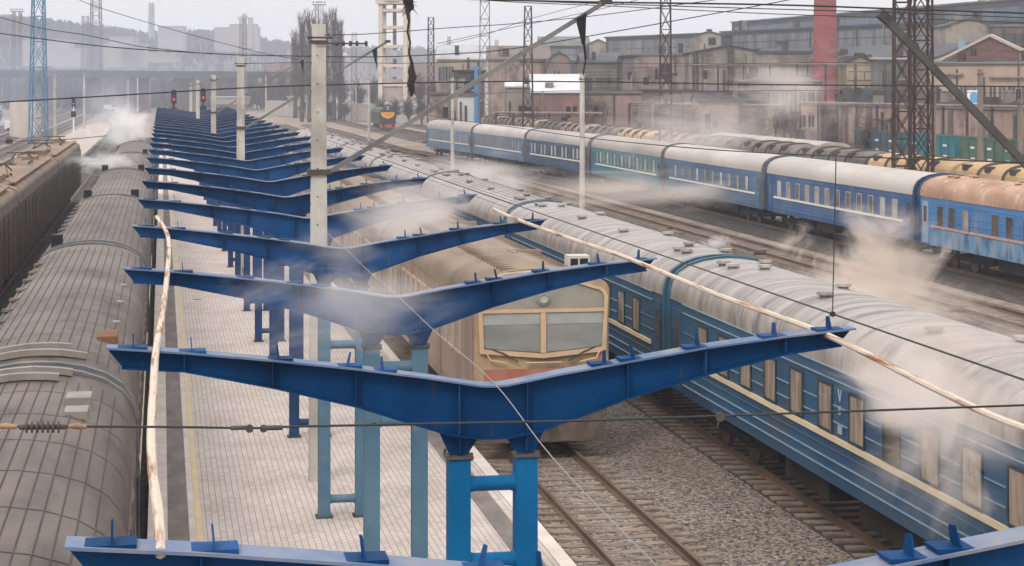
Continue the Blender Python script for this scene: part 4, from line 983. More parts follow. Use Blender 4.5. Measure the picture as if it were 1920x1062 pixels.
# ------------------------------------------------------------------ works buildings on the right
def facade(name, label, pxa, Da, pxb, Db, depth, ztop=None, ytop=None, mat=None, roofm=None, roof='flat', rise=0, z0=-.4, group=None, cat='building', over=.3, ztb=None):
    if abs(pxb - pxa) < 165: Db = Da
    a_ = at(pxa, 156, D=Da); b_ = at(pxb, 156, D=Db); u = Vector((b_.x - a_.x, b_.y - a_.y, 0)); Lf = u.length; ang = math.atan2(u.y, u.x)
    if ytop is not None: ztop = ZC + (156 - ytop) * (Da + Db) / 2 / FPX
    root = thing(name, label, cat, (a_.x, a_.y, z0), ang, group); H = ztop - z0
    if roof == 'gable':      # gable end faces the camera
        pr = [(0, 0), (Lf, 0), (Lf, H), (Lf / 2, H + rise), (0, H)]
        MB().prism(pr, 0, depth).build('wall', mat, root)
        t = .25; m_ = MB()
        for s in (0, 1):
            x0 = -over if s == 0 else Lf + over; zz = H - over * rise / (Lf / 2)
            m_.quad((x0, -over, zz + .02), (Lf / 2, -over, H + rise + .02), (Lf / 2, depth + over, H + rise + .02), (x0, depth + over, zz + .02))
            m_.quad((x0, -over, zz + t), (Lf / 2, -over, H + rise + t), (Lf / 2, depth + over, H + rise + t), (x0, depth + over, zz + t))
            m_.quad((x0, -over, zz + .02), (Lf / 2, -over, H + rise + .02), (Lf / 2, -over, H + rise + t), (x0, -over, zz + t))
            m_.quad((x0, -over, zz + .02), (x0, depth + over, zz + .02), (x0, depth + over, zz + t), (x0, -over, zz + t))
        m_.build('roof', roofm, root)
    elif roof == 'barrel':
        pr = [(0, 0), (Lf, 0)] + [(Lf / 2 + Lf / 2 * math.cos(t_), H + rise * math.sin(t_)) for t_ in [math.pi * i / 12 for i in range(13)]]
        MB().prism(pr, 0, depth).build('wall', mat, root)
        arc = [(Lf / 2 + (Lf / 2 + .2) * math.cos(t_), H + (rise + .2) * math.sin(t_)) for t_ in [math.pi * i / 12 for i in range(13)]]; arc2 = [(Lf / 2 + (Lf / 2 + .02) * math.cos(t_), H + (rise + .02) * math.sin(t_)) for t_ in [math.pi * i / 12 for i in range(13)]]
        MB().prism(arc + arc2[::-1], -.3, depth).build('roof', roofm, root)
    elif roof == 'pitch':    # eave along the front, ridge parallel to it
        MB().prism([(0, 0), (depth, 0), (depth, H), (depth / 2, H + rise * .98), (0, H)], 0, Lf, axis='x').build('wall', mat, root)
        m_ = MB(); sl2 = rise / (depth / 2)
        q = [(-over, H - over * sl2 + .03), (depth / 2, H + rise + .03), (depth + over, H - over * sl2 + .03), (depth + over, H - over * sl2 + .25), (depth / 2, H + rise + .25), (-over, H - over * sl2 + .25)]
        m_.prism(q, -over, Lf + over, axis='x'); m_.build('roof', roofm, root)
    else:
        MB().box(0, Lf, 0, depth, 0, H).build('wall', mat, root)
        MB().box(-over, Lf + over, -over, depth + over, H + .003, H + .35).build('roof', roofm, root)
    root['L'] = Lf; root['H'] = H
    return root, Lf, H
def fwin(root, xs, z, w, h, pane, frame=None, name='window', d=.06):
    first = None
    for x in xs:
        if first is None:
            fr = MB()
            for q in ((-w / 2 - .12, -w / 2, 0, h), (w / 2, w / 2 + .12, 0, h), (-w / 2 - .12, w / 2 + .12, -.14, 0), (-w / 2 - .12, w / 2 + .12, h, h + .12), (-.05, .05, 0, h)): fr.box(q[0], q[1], -d, .05, q[2], q[3])
            f_ = fr.build(name, frame or tin_white, root); f_.location = (x, 0, z)
            p_ = MB().box(-w / 2 + .001, w / 2 - .001, -d * .5, .04, .001, h - .001).build('pane', pane, f_); first = (f_, p_)
        else:
            f_ = inst(first[0], root, (x, 0, z)); inst(first[1], f_)
def band(root, x0, x1, z0, z1, pane, nm='glazing_band', mull=None, step=2.5, d=.08):
    b_ = MB().box(x0, x1, -d * .5, .05, z0, z1).build(nm, pane, root)
    m_ = MB(); x = x0
    while x < x1 + .01: m_.box(x - .06, x + .06, -d, -d * .5 - .001, z0, z1); x += step
    for z in (z0, (z0 + z1) / 2, z1): m_.box(x0 - .06, x1 + .06, -d - .01, -d - .001, z - .07, z + .07)
    m_.build('mullion', mull or steel_dark, b_)
def clutter(root, Lf, H, seed, n=6):
    r = random.Random(seed)
    for i in range(n):
        k = r.random(); x = r.uniform(.06, .94) * Lf
        if k < .3: MB().tube([(x, -.22, 0), (x, -.22, H * r.uniform(.7, 1.05))], r.uniform(.08, .18), 6).build('downpipe', r.choice([rust_steel, concrete_dark, steel_dark]), root)
        elif k < .62:
            w_ = r.uniform(.5, 1.3); h_ = r.uniform(.8, 2.0); z = r.uniform(.1, .75) * H
            MB().box(x - w_ / 2, x + w_ / 2, -.03, .1, z, z + h_).build('opening', black_m, root)
        elif k < .8:
            z = r.uniform(.3, .9) * H; x2 = min(Lf, x + r.uniform(2, 7)); MB().tube([(x, -.4, z), (x2, -.4, z)], r.uniform(.1, .22), 6).build('duct', r.choice([rust_steel, steel_dark, concrete_dark]), root)
        else:
            w_ = r.uniform(.3, .7); MB().box(x - w_, x + w_, 1.2, 1.2 + 2 * w_, H, H + r.uniform(1.2, 2.6)).build('roof_vent', r.choice([rust_steel, steel_dark, concrete_dark]), root)
shed_grey = M('shed_grey', (.05, .05, .055), (.085, .083, .088), .12, .8, stretch=(1, 1, .3)); shed_glass = M('shed_glass', (.10, .102, .115), (.21, .21, .215), .25, .45, stretch=(2, 2, .4), c3=(.07, .075, .09), s3=.4)
cream_wall = M('cream_wall', (.33, .30, .24), (.24, .215, .175), .3, .9, stretch=(1, 1, .4), c3=(.12, .105, .09), s3=.25, lo3=.5, hi3=.7); roof_slate = M('roof_slate', (.06, .063, .07), (.10, .102, .108), .1, .95, spec=.08); roof_pale = M('roof_pale', (.17, .175, .165), (.11, .112, .108), .2, .95, spec=.08)
pink_wall = M('pink_wall', (.36, .245, .205), (.24, .165, .14), .5, .95, stretch=(1, 1, .4), c3=(.10, .075, .066), s3=.35, lo3=.48, hi3=.64)
salmon_wall = M('salmon_wall', (.36, .265, .215), (.25, .185, .155), .4, .95, stretch=(1, 1, .3), c3=(.09, .07, .062), s3=.3, lo3=.46, hi3=.64)
brick_red = M('brick_red', (.17, .085, .07), (.11, .06, .052), .7, .9, stretch=(1, 1, 4)); brown_wall = M('brown_wall', (.11, .075, .065), (.15, .105, .092), .3, .9)
grime_wall = M('grime_wall', (.17, .132, .112), (.085, .068, .06), .3, .9, stretch=(1, 1, .5), c3=(.33, .26, .225), s3=.25)
dark_roof = M('dark_roof', (.025, .024, .026), (.05, .047, .047), .3, .98, spec=.05)
blue_glass = M('blue_glass', (.07, .10, .13), (.11, .145, .175), .2, .3, stretch=(1, 1, .5))
SG = 'long dark works sheds'
# monitor roof far behind
r_, Lf, H = facade('factory_shed', 'longest bluish glazed shed rising highest behind the works', 1372, 470, 1960, 330, 30, ytop=24, mat=shed_grey, roofm=roof_pale, group=SG); band(r_, 2, Lf - 2, H - 6, H - 1, blue_glass, step=9)
r_, Lf, H = facade('factory_shed', 'dark glazed shed behind the red brick chimney', 1352, 400, 1780, 330, 26, ytop=53, mat=shed_grey, roofm=roof_slate, group=SG); band(r_, 1, Lf - 1, H - 3.6, H - .6, shed_glass, step=6); band(r_, 1, Lf - 1, H - 6.4, H - 3.8, shed_glass, step=6)
r_, Lf, H = facade('factory_annex', 'lean-to with slate roof along the foot of the dark glazed shed', 1380, 372, 1760, 312, 12, ytop=112, mat=grime_wall, roofm=roof_slate, roof='pitch', rise=2.2, group=SG)
r_, Lf, H = facade('factory_shed', 'cream gabled end of the shed right of the rusty mast', 1774, 322, 1864, 306, 24, ytop=50, mat=cream_wall, roofm=roof_slate, roof='gable', rise=1.3)
r_, Lf, H = facade('factory_shed', 'dark red-brown shed at the upper right edge', 1866, 318, 1990, 296, 30, ytop=50, mat=brown_wall, roofm=roof_pale); band(r_, 1, Lf - 1, H - 2.6, H - 1.2, shed_grey, step=4)
r_, Lf, H = facade('factory_shed', 'dark glazed shed left of centre of the works skyline', 1136, 425, 1308, 392, 24, ytop=69, mat=shed_grey, roofm=roof_slate, group=SG); band(r_, 1, Lf - 1, H - 4.2, H - .6, shed_glass, step=5)
r_, Lf, H = facade('factory_shed', 'cream gable with a dark square vent beside the glazed shed', 1308, 384, 1352, 376, 24, ytop=66, mat=cream_wall, roofm=roof_slate, roof='gable', rise=.6); fwin(r_, [Lf * .62], H - 1.9, 1.3, 1.3, black_m, steel_dark, 'vent')
r_, Lf, H = facade('factory_shed', 'dark shed with pale roof at the left end of the works skyline', 1012, 455, 1106, 432, 30, ytop=87, mat=shed_grey, roofm=roof_pale, roof='pitch', rise=2.4, group=SG); band(r_, .6, Lf - .6, H - 3.4, H - .6, shed_glass, step=4)
r_, Lf, H = facade('factory_shed', 'cream end wall between two dark sheds', 1106, 428, 1137, 420, 22, ytop=82, mat=cream_wall, roofm=roof_pale, roof='gable', rise=.8)
# middle distance
r_, Lf, H = facade('factory_hall', 'grey corrugated hall with a low gable in the middle of the works', 1292, 318, 1440, 296, 40, ytop=101, mat=M('corrugated', (.27, .24, .20), (.17, .15, .13), .5, .9, stretch=(3, 3, .12), c3=(.08, .07, .06), s3=.3, lo3=.5, hi3=.68), roofm=dark_roof, roof='gable', rise=1.2)
mb = MB()
for x in (Lf * .5, Lf * .55): mb.bar((x, -.3, 0), (x, -.3, H + 1), .35)
mb.build('downpipe', rust_steel, r_); band(r_, .8, Lf - .8, 1.6, 6.3, M('gantry_clutter', (.19, .155, .13), (.05, .045, .042), .7, .95), 'opening', step=3)
r_, Lf, H = facade('factory_hall', 'broken pink plaster building with dark openings behind the lattice mast', 1190, 326, 1290, 308, 18, ytop=104, mat=salmon_wall, roofm=roof_pale); fwin(r_, [Lf * .52, Lf * .62], H - 4.6, .9, 3.2, black_m, steel_dark, 'opening'); fwin(r_, [Lf * .3, Lf * .43, Lf * .7, Lf * .82], H - 8.8, 1.1, 1.6, black_m, salmon_wall, 'opening')
r_, Lf, H = facade('factory_hall', 'louvred grey-brown building with slate roof right of the tall round pole', 1092, 312, 1168, 298, 22, ytop=118, mat=M('louvre_wall', (.155, .13, .11), (.10, .085, .075), .3, .9, stretch=(1, 1, 3)), roofm=roof_slate, roof='pitch', rise=1.5)
for i, x in enumerate((Lf * .33, Lf * .82)):
    mb = MB()
    for k in range(6): mb.box(x - Lf * (.26 if i == 0 else .13), x + Lf * (.26 if i == 0 else .13), -.14, .02, H - 3.9 + k * .5, H - 3.6 + k * .5)
    mb.build('louvre', concrete_dark, r_)
r_, Lf, H = facade('smoke_blackened_wall', 'soot-darkened blank end wall beside the louvred building', 1170, 306, 1190, 300, 14, ytop=108, mat=M('soot_wall', (.105, .085, .08), (.16, .13, .12), .3, .9), roofm=dark_roof)
r_, Lf, H = facade('low_building', 'patchy pink plaster low building in front of the louvred one', 1090, 276, 1212, 256, 10, ytop=176, mat=pink_wall, roofm=roof_pale); fwin(r_, [Lf * .15, Lf * .3, Lf * .48, Lf * .62, Lf * .85], .9, 1.0, 1.3, black_m, pink_wall)
r_, Lf, H = facade('low_building', 'weathered low building with broken openings behind the drifting smoke', 1212, 262, 1300, 250, 10, ytop=172, mat=grime_wall, roofm=dark_roof); fwin(r_, [Lf * .2, Lf * .45, Lf * .75], 1.5, 1.6, 1.5, black_m, grime_wall)
r_, Lf, H = facade('barrel_hall', 'brown barrel-vaulted hall with a round gable above the white roofs', 1028, 350, 1070, 343, 34, ytop=124, mat=M('vault_wall', (.21, .165, .14), (.16, .13, .115), .4, .9), roofm=roof_slate, roof='barrel', rise=2.2)
r_, Lf, H = facade('factory_hall', 'dull pink hall with a broad low roof left of the round gable', 915, 372, 1030, 352, 20, ytop=112, mat=salmon_wall, roofm=M('pink_roof', (.18, .135, .118), (.13, .10, .09), .15, .9), roof='pitch', rise=2.6)
r_, Lf, H = facade('shed', 'low shed with a bright white tin roof and dark red wall', 998, 262, 1086, 250, 15, ytop=174, mat=M('dark_red_wall', (.17, .095, .085), (.24, .145, .125), .5, .9, stretch=(1, 1, .3)), roofm=M('white_tin', (.60, .61, .63), (.46, .47, .49), .35, .6), roof='pitch', rise=2.3)
fwin(r_, [Lf * .12, Lf * .3, Lf * .5], .5, .8, 2.2, M('red_door', (.20, .06, .05), rough=.7), salmon_wall, 'door')
r_, Lf, H = facade('shed', 'low pale shed with a bright white lean-to roof left of the red-walled one', 950, 270, 996, 263, 6, ytop=164, mat=M('pale_shed', (.30, .26, .23), (.23, .20, .18), .4, .9, stretch=(1, 1, .3)), roofm=MATS['white_tin'], roof='pitch', rise=.5); fwin(r_, [Lf * .3, Lf * .75], .6, .8, 2.2, black_m, cream_wall)
p = at(1050, 208, z=0); tb = thing('transformer_box', 'grey-blue metal box on legs in front of the red-walled shed', 'metal box', (p.x, p.y - 25, -.4), -TH)
MB().box(-1.0, 1.0, -.8, .8, 1.5, 4.1).build('box', M('box_blue', (.26, .31, .36), (.2, .25, .3), .5, .6), tb)
for sx in (-1, 1):
    for sy in (-1, 1): MB().bar((sx * .85, sy * .65, 0), (sx * .85, sy * .65, 1.5), .16).build('leg', steel_dark, tb)
MB().disc((.45, -.82, 3.1), .28, .04, 'y', 12).build('dial', black_m, tb)
r_, Lf, H = facade('works_house', 'cream two-storey works house with a grey roof left of the blue column', 820, 312, 908, 300, 12, ytop=112, mat=M('cream_house', (.42, .34, .265), (.33, .265, .21), .3, .9, c3=(.3, .24, .2), s3=.4), roofm=grey_paint, roof='pitch', rise=2.2); fwin(r_, [Lf * .08, Lf * .17, Lf * .29], H - 3.4, .8, 2.2, dark_pane, cream_wall); fwin(r_, [Lf * .08, Lf * .17, Lf * .29], H - 7, .8, 1.9, dark_pane, cream_wall)
r_, Lf, H = facade('shed', 'dark flat-roofed shed in front of the cream works house', 852, 284, 906, 277, 10, ytop=136, mat=M('soot_brick', (.075, .055, .052), (.12, .085, .075), .5, .9), roofm=dark_roof); band(r_, .4, Lf - .4, H - 2.2, H - .8, shed_glass, step=1.5)
r_, Lf, H = facade('kiosk', 'small white cabin with one dark window by the railway', 858, 262, 892, 258, 3.5, ytop=180, mat=M('white_cabin', (.52, .53, .55), (.44, .45, .47), .5, .7), roofm=brown_wall); fwin(r_, [Lf * .32], 1.3, .8, 1.2, dark_pane, tin_white); fwin(r_, [Lf * .72], 1.3, .9, 1.2, tin_white, tin_white)
r_, Lf, H = facade('low_building', 'pale plaster annex left of the small white cabin', 806, 276, 858, 268, 8, ytop=178, mat=salmon_wall, roofm=brown_wall)
# right middle
r_, Lf, H = facade('works_building', 'blank cream block behind the curved parapet', 1438, 290, 1520, 278, 12, ytop=100, mat=cream_wall, roofm=roof_slate)
r_, Lf, H = facade('works_building', 'pale building with an arched white parapet below the brick chimney', 1388, 262, 1538, 240, 14, ytop=158, mat=salmon_wall, roofm=dark_roof)
pr = [(0, H + .36)] + [(Lf * i / 10, H + .5 + .8 * math.sin(math.pi * i / 10)) for i in range(11)] + [(Lf, H + .36)]
MB().prism(pr, -.25, .1).build('parapet', M('parapet', (.26, .22, .19), (.16, .135, .118), .4, .85), r_)
fwin(r_, [Lf * k / 9 for k in range(1, 9)], H - 2.6, .8, 1.5, dark_pane, cream_wall); fwin(r_, [Lf * k / 9 for k in range(4, 9)], H - 5.8, .8, 1.6, black_m, salmon_wall)
r_, Lf, H = facade('low_building', 'low dark-roofed outbuilding half lost in smoke in front of the pale building', 1310, 244, 1440, 226, 9, ytop=192, mat=salmon_wall, roofm=dark_roof, roof='pitch', rise=1.2)
r_, Lf, H = facade('works_building', 'small yellow end wall with clipped corners right of the brick chimney', 1588, 282, 1638, 275, 14, ytop=118, mat=M('yellow_wall', (.38, .30, .18), (.28, .22, .135), .4, .8), roofm=dark_roof, roof='gable', rise=.9)
mb = MB()
for z in (H - 1.3, H - 2.6): mb.box(.1, Lf - .1, -.05, 0, z - .08, z + .08)
for x in (Lf * .33, Lf * .66): mb.box(x - .07, x + .07, -.05, 0, H - 2.5, H - 1.4)
mb.build('timbering', rust_steel, r_)
r_, Lf, H = facade('works_building', 'dark workshop front between the yellow end wall and the lattice mast', 1638, 280, 1706, 270, 12, ytop=112, mat=M('dark_shop', (.08, .08, .085), (.13, .125, .12), .5, .9), roofm=grey_paint); band(r_, .5, Lf - .5, 4.0, 7.5, shed_glass, step=2)
r_, Lf, H = facade('works_building', 'brick-gabled works building with a row of arched windows at the right', 1738, 258, 1990, 248, 18, ytop=121, mat=M('peach_wall', (.43, .33, .255), (.33, .25, .195), .25, .9, stretch=(1, 1, .4), c3=(.30, .22, .18), s3=.4, lo3=.56, hi3=.7), roofm=roof_pale, roof='pitch', rise=1.2)
xs = [Lf * q for q in (.07, .21, .28, .35, .42, .5, .57, .64, .74, .8, .9)]
fwin(r_, xs, H - 5.1, .9, 2.2, dark_pane, cream_wall); fwin(r_, xs, H - 8.6, .9, 1.4, dark_pane, cream_wall)
gx0, gx1 = Lf * .10, Lf * .78
MB().prism([(gx0, H + .6), (gx1, H + .6), ((gx0 + gx1) / 2, H + 3.6)], 2.2, 3.0).build('brick_gable', brick_red, r_)
mb = MB(); mid = (gx0 + gx1) / 2
mb.bar((gx0 - .5, 2.3, H + .75), (mid, 2.3, H + 3.85), .9, .35, (0, 0, 1)); mb.bar((mid, 2.3, H + 3.85), (gx1 + .5, 2.3, H + .75), .9, .35, (0, 0, 1)); mb.build('gable_coping', M('coping', (.46, .40, .34), (.38, .33, .28), .6, .85), r_)
fwin(r_, [mid - 1.5], H + 1.1, .8, 1.0, black_m, brick_red, 'gable_opening'); r_.children[-1].location.y = 2.2
MB().box(mid - 4.6, mid - 3.8, 2.6, 3.4, H + 1.2, H + 3.4).build('roof_vent', M('vent_blue', (.2, .3, .38), rough=.5), r_)
pw, Lf, H = facade('retaining_wall', 'long pink plaster wall behind the open wagons', 1528, 270, 2010, 196, 3, ytop=203, mat=pink_wall, roofm=concrete_dark, cat='wall', over=.15)
for k in range(9):
    x = Lf * (k + .5) / 9; MB().box(x - .35, x + .35, -.3, -.001, 0, H).build('buttress', grime_wall, pw)
r_, Lf, H = facade('low_building', 'low building with a black hipped roof above the pink wall', 1592, 262, 1692, 246, 9, ytop=196, mat=grime_wall, roofm=dark_roof, roof='pitch', rise=1.9)
r_, Lf, H = facade('low_building', 'row of low black-roofed stores above the pink wall at the right', 1742, 232, 1935, 222, 6, ytop=200, mat=brown_wall, roofm=dark_roof, roof='pitch', rise=.5)
p = at(1826, 168, D=226); sg = thing('sign_board', 'white sign board with a blue arch shape in front of the windowed works building', 'sign', (p.x, p.y, p.z - 1.7), math.radians(-22))
MB().box(-.75, .75, -.04, .04, 0, 1.6).build('board', tin_white, sg)
MB().prism([(-.42, .12), (.42, .12), (.45, .9)] + [(.45 * math.cos(t_), .9 + .5 * math.sin(t_)) for t_ in [math.pi * i / 8 for i in range(1, 8)]] + [(-.45, .9)], -.055, -.041).build('emblem', M('sign_blue', (.10, .34, .60), rough=.5), sg)
for s in (-.6, .6): MB().bar((s, .1, -5.5), (s, .1, 1.5), .1).build('post', steel_dark, sg)
# chimney
p = at(1547, 156, D=285); ch = thing('brick_chimney', 'tall tapering red brick chimney rising out of the top', 'chimney', (p.x, p.y, -.4))
MB().lathe([(2.15, 0), (1.98, 6), (1.6, 22), (1.25, 40), (1.4, 40.2), (1.4, 41)], n=24).build('shaft', M('chimney_brick', (.30, .085, .085), (.22, .065, .065), .6, .9, stretch=(1, 1, 3), c3=(.36, .15, .14), s3=.25), ch, smooth=True)
mb = MB()
for z in (8, 13, 18, 23, 28): mb.tube([(0, 0, z), (0, 0, z + .12)], 2.0 - .022 * z + .03, 24)
mb.build('iron_band', rust_steel, ch)

for i_, o_ in enumerate([o for o in C.objects if o.parent is None and o.type == 'EMPTY' and 'H' in o.keys()]):
    dd_ = o_.location.x * ST + o_.location.y * CT
    if dd_ < 400: clutter(o_, o_['L'], o_['H'], 300 + i_, int(min(26, 6 + o_['L'] * .5)))
# pipes, gantries in front of the works
def gantry(label, px0, D0, px1, D1, z, n):
    a_ = at(px0, 156, D=D0); b_ = at(px1, 156, D=D1); a_.z = b_.z = z
    root = thing('pipe_gantry', label, 'pipe gantry', (a_.x, a_.y, -.4)); o_ = Vector((a_.x, a_.y, -.4))
    MB().tube([a_ - o_, b_ - o_], .16, 8).build('pipe', concrete_dark, root)
    MB().bar(a_ - o_ + Vector((0, 0, -.35)), b_ - o_ + Vector((0, 0, -.35)), .12).build('beam', rust_steel, root)
    for i in range(n):
        q = a_ + (b_ - a_) * i / (n - 1) - o_; MB().bar((q.x, q.y, 0), (q.x, q.y, q.z), .22).build('post', rust_steel, root)
gantry('pipe gantry on thin posts in front of the grey corrugated hall', 1180, 268, 1470, 236, 6.2, 9)
gantry('higher pipe gantry crossing in front of the brick chimney', 1300, 292, 1660, 258, 11.6, 8)
gantry('pipe gantry along the pink wall behind the lattice masts', 1500, 232, 1960, 186, 6.6, 12)
gantry('pipe gantry beside the white-roofed sheds', 930, 246, 1130, 240, 5.2, 7)

# ------------------------------------------------------------------ water tower
p = at(740, 156, D=470); wt = thing('water_tower', 'white concrete water tower on open columns with cross frames', 'water tower', (p.x, p.y, -.4), -.25)
wtm = M('tower_cream', (.60, .52, .44), (.52, .45, .38), .3, .85, c3=(.38, .32, .28), s3=.4)
w = 3.0
for sx in (-1, 1):
    for sy in (-1, 1): MB().box(sx * w - .5, sx * w + .5, sy * w - .5, sy * w + .5, 0, 29).build('column', wtm, wt)
MB().box(-.4, .4, -.4, .4, 0, 29).build('column', MATS['tower_in'] if 'tower_in' in MATS else concrete_dark, wt)
for z in (4, 8.6, 13.2, 17.8, 22.4, 26.5):
    m_ = MB()
    for s in (-1, 1): m_.box(-w + .62, w - .62, s * w - .35, s * w + .35, z, z + .7); m_.box(s * w - .35, s * w + .35, -w + .62, w - .62, z, z + .7)
    m_.build('cross_beam', wtm, wt)
for z0_, z1_ in ((.3, 4), (4.7, 8.6), (8.6, 10.4)): MB().box(-w + .6, w - .6, -w + .1, w - .1, z0_, z1_ - .1).build('lower_wall', M('tower_in', (.40, .33, .28), (.30, .25, .22), .4, .9), wt)
MB().lathe([(0, 29), (4.6, 29), (4.9, 30), (4.9, 36), (0, 38)], n=20).build('tank', wtm, wt, smooth=True)
MB().box(-4.1, 4.1, -4.1, 4.1, 28.4, 29).build('balcony', wtm, wt)
fw = MB()
for z in (10.8, 15.2): fw.box(-.9, .9, -w - .1, -w + .1, z, z + 2)
fw.build('dark_panel', grey_paint, wt)

# ------------------------------------------------------------------ bridge, far town, hill
p0 = at(-40, 156, D=560); p1b = at(450, 156, D=640)
u = (p1b - p0); ang = math.atan2(u.y, u.x); Lb = Vector((u.x, u.y)).length
br = thing('road_bridge', 'long dark road bridge on piers crossing behind the left platform', 'bridge', (p0.x, p0.y, -.4), ang)
MB().box(-40, Lb + 25, 0, 12, 11.0, 13.2).build('deck', M('bridge_deck', (.05, .048, .05), (.08, .076, .077), .2, .9), br)
for i in range(7):
    x = -10 + i * (Lb + 10) / 6; MB().box(x - .35, x + .35, 1, 11, 0, 11).build('pier', concrete_dark, br)
mb = MB(); x = -40
while x < Lb + 25: mb.box(x - .06, x + .06, .1, .22, 13.2, 14.3); x += 3
mb.box(-40, Lb + 25, .1, .22, 14.2, 14.35); mb.build('railing', grey_paint, br)
def hill(name, pts, depth, mat, base=-.5):
    m_ = MB(); P = [at(x, 156, D=d) for x, y, d in pts]; tops = [ZC + (156 - y) * d / FPX for x, y, d in pts]
    rows = []
    for k in range(7):
        t_ = k / 6; row = []
        for q, zt_ in zip(P, tops):
            v = q + Vector((ST, CT, 0)) * (t_ * depth - depth * .55); z = base + (zt_ - base) * math.sin(min(1, t_ * 1.35) * math.pi / 2) if t_ < .75 else zt_ * (1 - (t_ - .75))
            row.append((v.x, v.y, z + random.uniform(-1.5, 1.5) * (k > 0)))
        rows.append(row)
    for a_, b_ in zip(rows, rows[1:]):
        for j in range(len(a_) - 1): m_.quad(a_[j], a_[j + 1], b_[j + 1], b_[j])
    o = m_.build(name, mat, smooth=True); return tag(o, kind='structure')
hill_m = M('hill_m', (.07, .065, .06), (.12, .105, .09), .02, .95, c3=(.2, .17, .15), s3=.01)
hp_ = [(-300, 44, 1500), (0, 46, 1500), (60, 50, 1500), (130, 58, 1520), (200, 66, 1550), (280, 76, 1600), (360, 72, 1650), (440, 76, 1700), (520, 88, 1750), (620, 98, 1800), (760, 102, 1800), (900, 104, 1800), (1040, 110, 1800), (1300, 120, 1800)]
hill('hill', hp_, 700, hill_m)
wood = MB(); 
for i in range(2600):
    j = random.random() * (len(hp_) - 1); k = int(j); f_ = j - k
    a_, b_ = hp_[k], hp_[min(k + 1, len(hp_) - 1)]
    x = a_[0] + (b_[0] - a_[0]) * f_; y = a_[1] + (b_[1] - a_[1]) * f_; d = a_[2] + (b_[2] - a_[2]) * f_
    t_ = random.random() ** .6
    q = at(x, 156, D=d - 380 * (1 - t_) + 20); zt_ = (ZC + (156 - y) * d / FPX) * (.06 + .94 * math.sin(t_ * math.pi / 2)) - 2
    h_ = random.uniform(5, 11)
    for s in range(5):
        a2 = random.uniform(0, 6.28); rr = random.uniform(1, 3.2)
        wood.quad((q.x, q.y, zt_), (q.x + rr * math.cos(a2), q.y + rr * math.sin(a2), zt_ + h_ * random.uniform(.5, .9)), (q.x + rr * .4 * math.cos(a2 + 1), q.y + rr * .4 * math.sin(a2 + 1), zt_ + h_))
tag(wood.build('woodland', M('wood_m', (.06, .048, .042), (.10, .08, .07), .05, .95), fix=False), kind='stuff')
scrub = MB(); rnd_ = random.Random(77)
for i in range(2200):
    px = rnd_.uniform(-60, 560); d = rnd_.uniform(660, 980); q = at(px, 156, D=d); h_ = rnd_.uniform(4, 13) * (1 if px < 480 else .8)
    for s_ in range(4):
        a2 = rnd_.uniform(0, 6.28); rr = rnd_.uniform(.8, 3)
        scrub.quad((q.x, q.y, -.4), (q.x + rr * math.cos(a2), q.y + rr * math.sin(a2), h_ * rnd_.uniform(.4, .8)), (q.x + rr * .4 * math.cos(a2 + 1), q.y + rr * .4 * math.sin(a2 + 1), h_))
tag(scrub.build('scrub', M('wood_m', (.06, .048, .042), (.10, .08, .07), .05, .95), fix=False), kind='stuff')
pale_far = M('pale_far', (.34, .31, .295), (.27, .25, .24), .03, .9); grey_far = M('grey_far', (.27, .26, .27), (.33, .32, .32), .03, .9)
win_far = M('win_far', (.08, .08, .09), rough=.4)
def far_block(label, pxa, pxb, D0, yt, yb, mat, floors=4, cols=8, name='apartment_block'):
    zb = max(-.4, ZC + (156 - yb) * D0 / FPX)
    r_, Lf, H = facade(name, label, pxa, D0, pxb, D0, 14, ytop=yt, mat=mat, roofm=grey_far, z0=zb, cat='building', group='distant town buildings')
    if False:
        m_ = MB()
        for i in range(floors):
            z = H * (i + .3) / floors; w_ = MB().box(Lf * .04, Lf * .96, -.1, .05, z, z + H * .35 / floors).build('window_row', win_far, r_)
    return r_, Lf, H
far_block('pale factory block on the hill with a smoking stack', 402, 484, 1450, 52, 98, grey_far, 5)
far_block('taller rear part of the hill factory block', 430, 480, 1500, 46, 80, grey_far, 0, name='factory_block')
far_block('square hazy tower block on the left hill crest', 296, 344, 1400, 50, 100, grey_far, 6)
far_block('row of pale flats below the left hill crest', 190, 270, 1200, 84, 128, pale_far, 3)
far_block('pale flats behind the blue lattice mast', 40, 130, 1150, 76, 124, pale_far, 4)
far_block('pale flats right of the blue lattice mast, nearer the tall dark mast', 100, 158, 1100, 92, 128, pale_far, 3)
far_block('small pale house on the slope right of the tall dark mast', 205, 252, 1180, 70, 88, pale_far, 2, name='house')
far_block('long low pale hall below the hill, left of the canopy poles', 270, 330, 1020, 100, 118, pale_far, 1, name='hall')
far_block('white low hall seen under the bridge', 196, 250, 700, 170, 178, tin_white, 0, name='hall')
far_block('pale low hall right of the canopy end beyond the red signals', 395, 455, 520, 184, 196, pale_far, 0, name='hall')
far_block('grey brick store far behind the bare poplars', 490, 548, 760, 118, 170, M('mauve', (.20, .15, .15), (.26, .2, .19), .05, .9), 2, name='store')
far_block('long mauve-brown works wall behind the water tower', 770, 826, 620, 118, 178, MATS['mauve'], 2, name='store')
far_block('pale small house by the hedge, near the canopy end', 540, 566, 520, 183, 200, pale_far, 1, name='house')
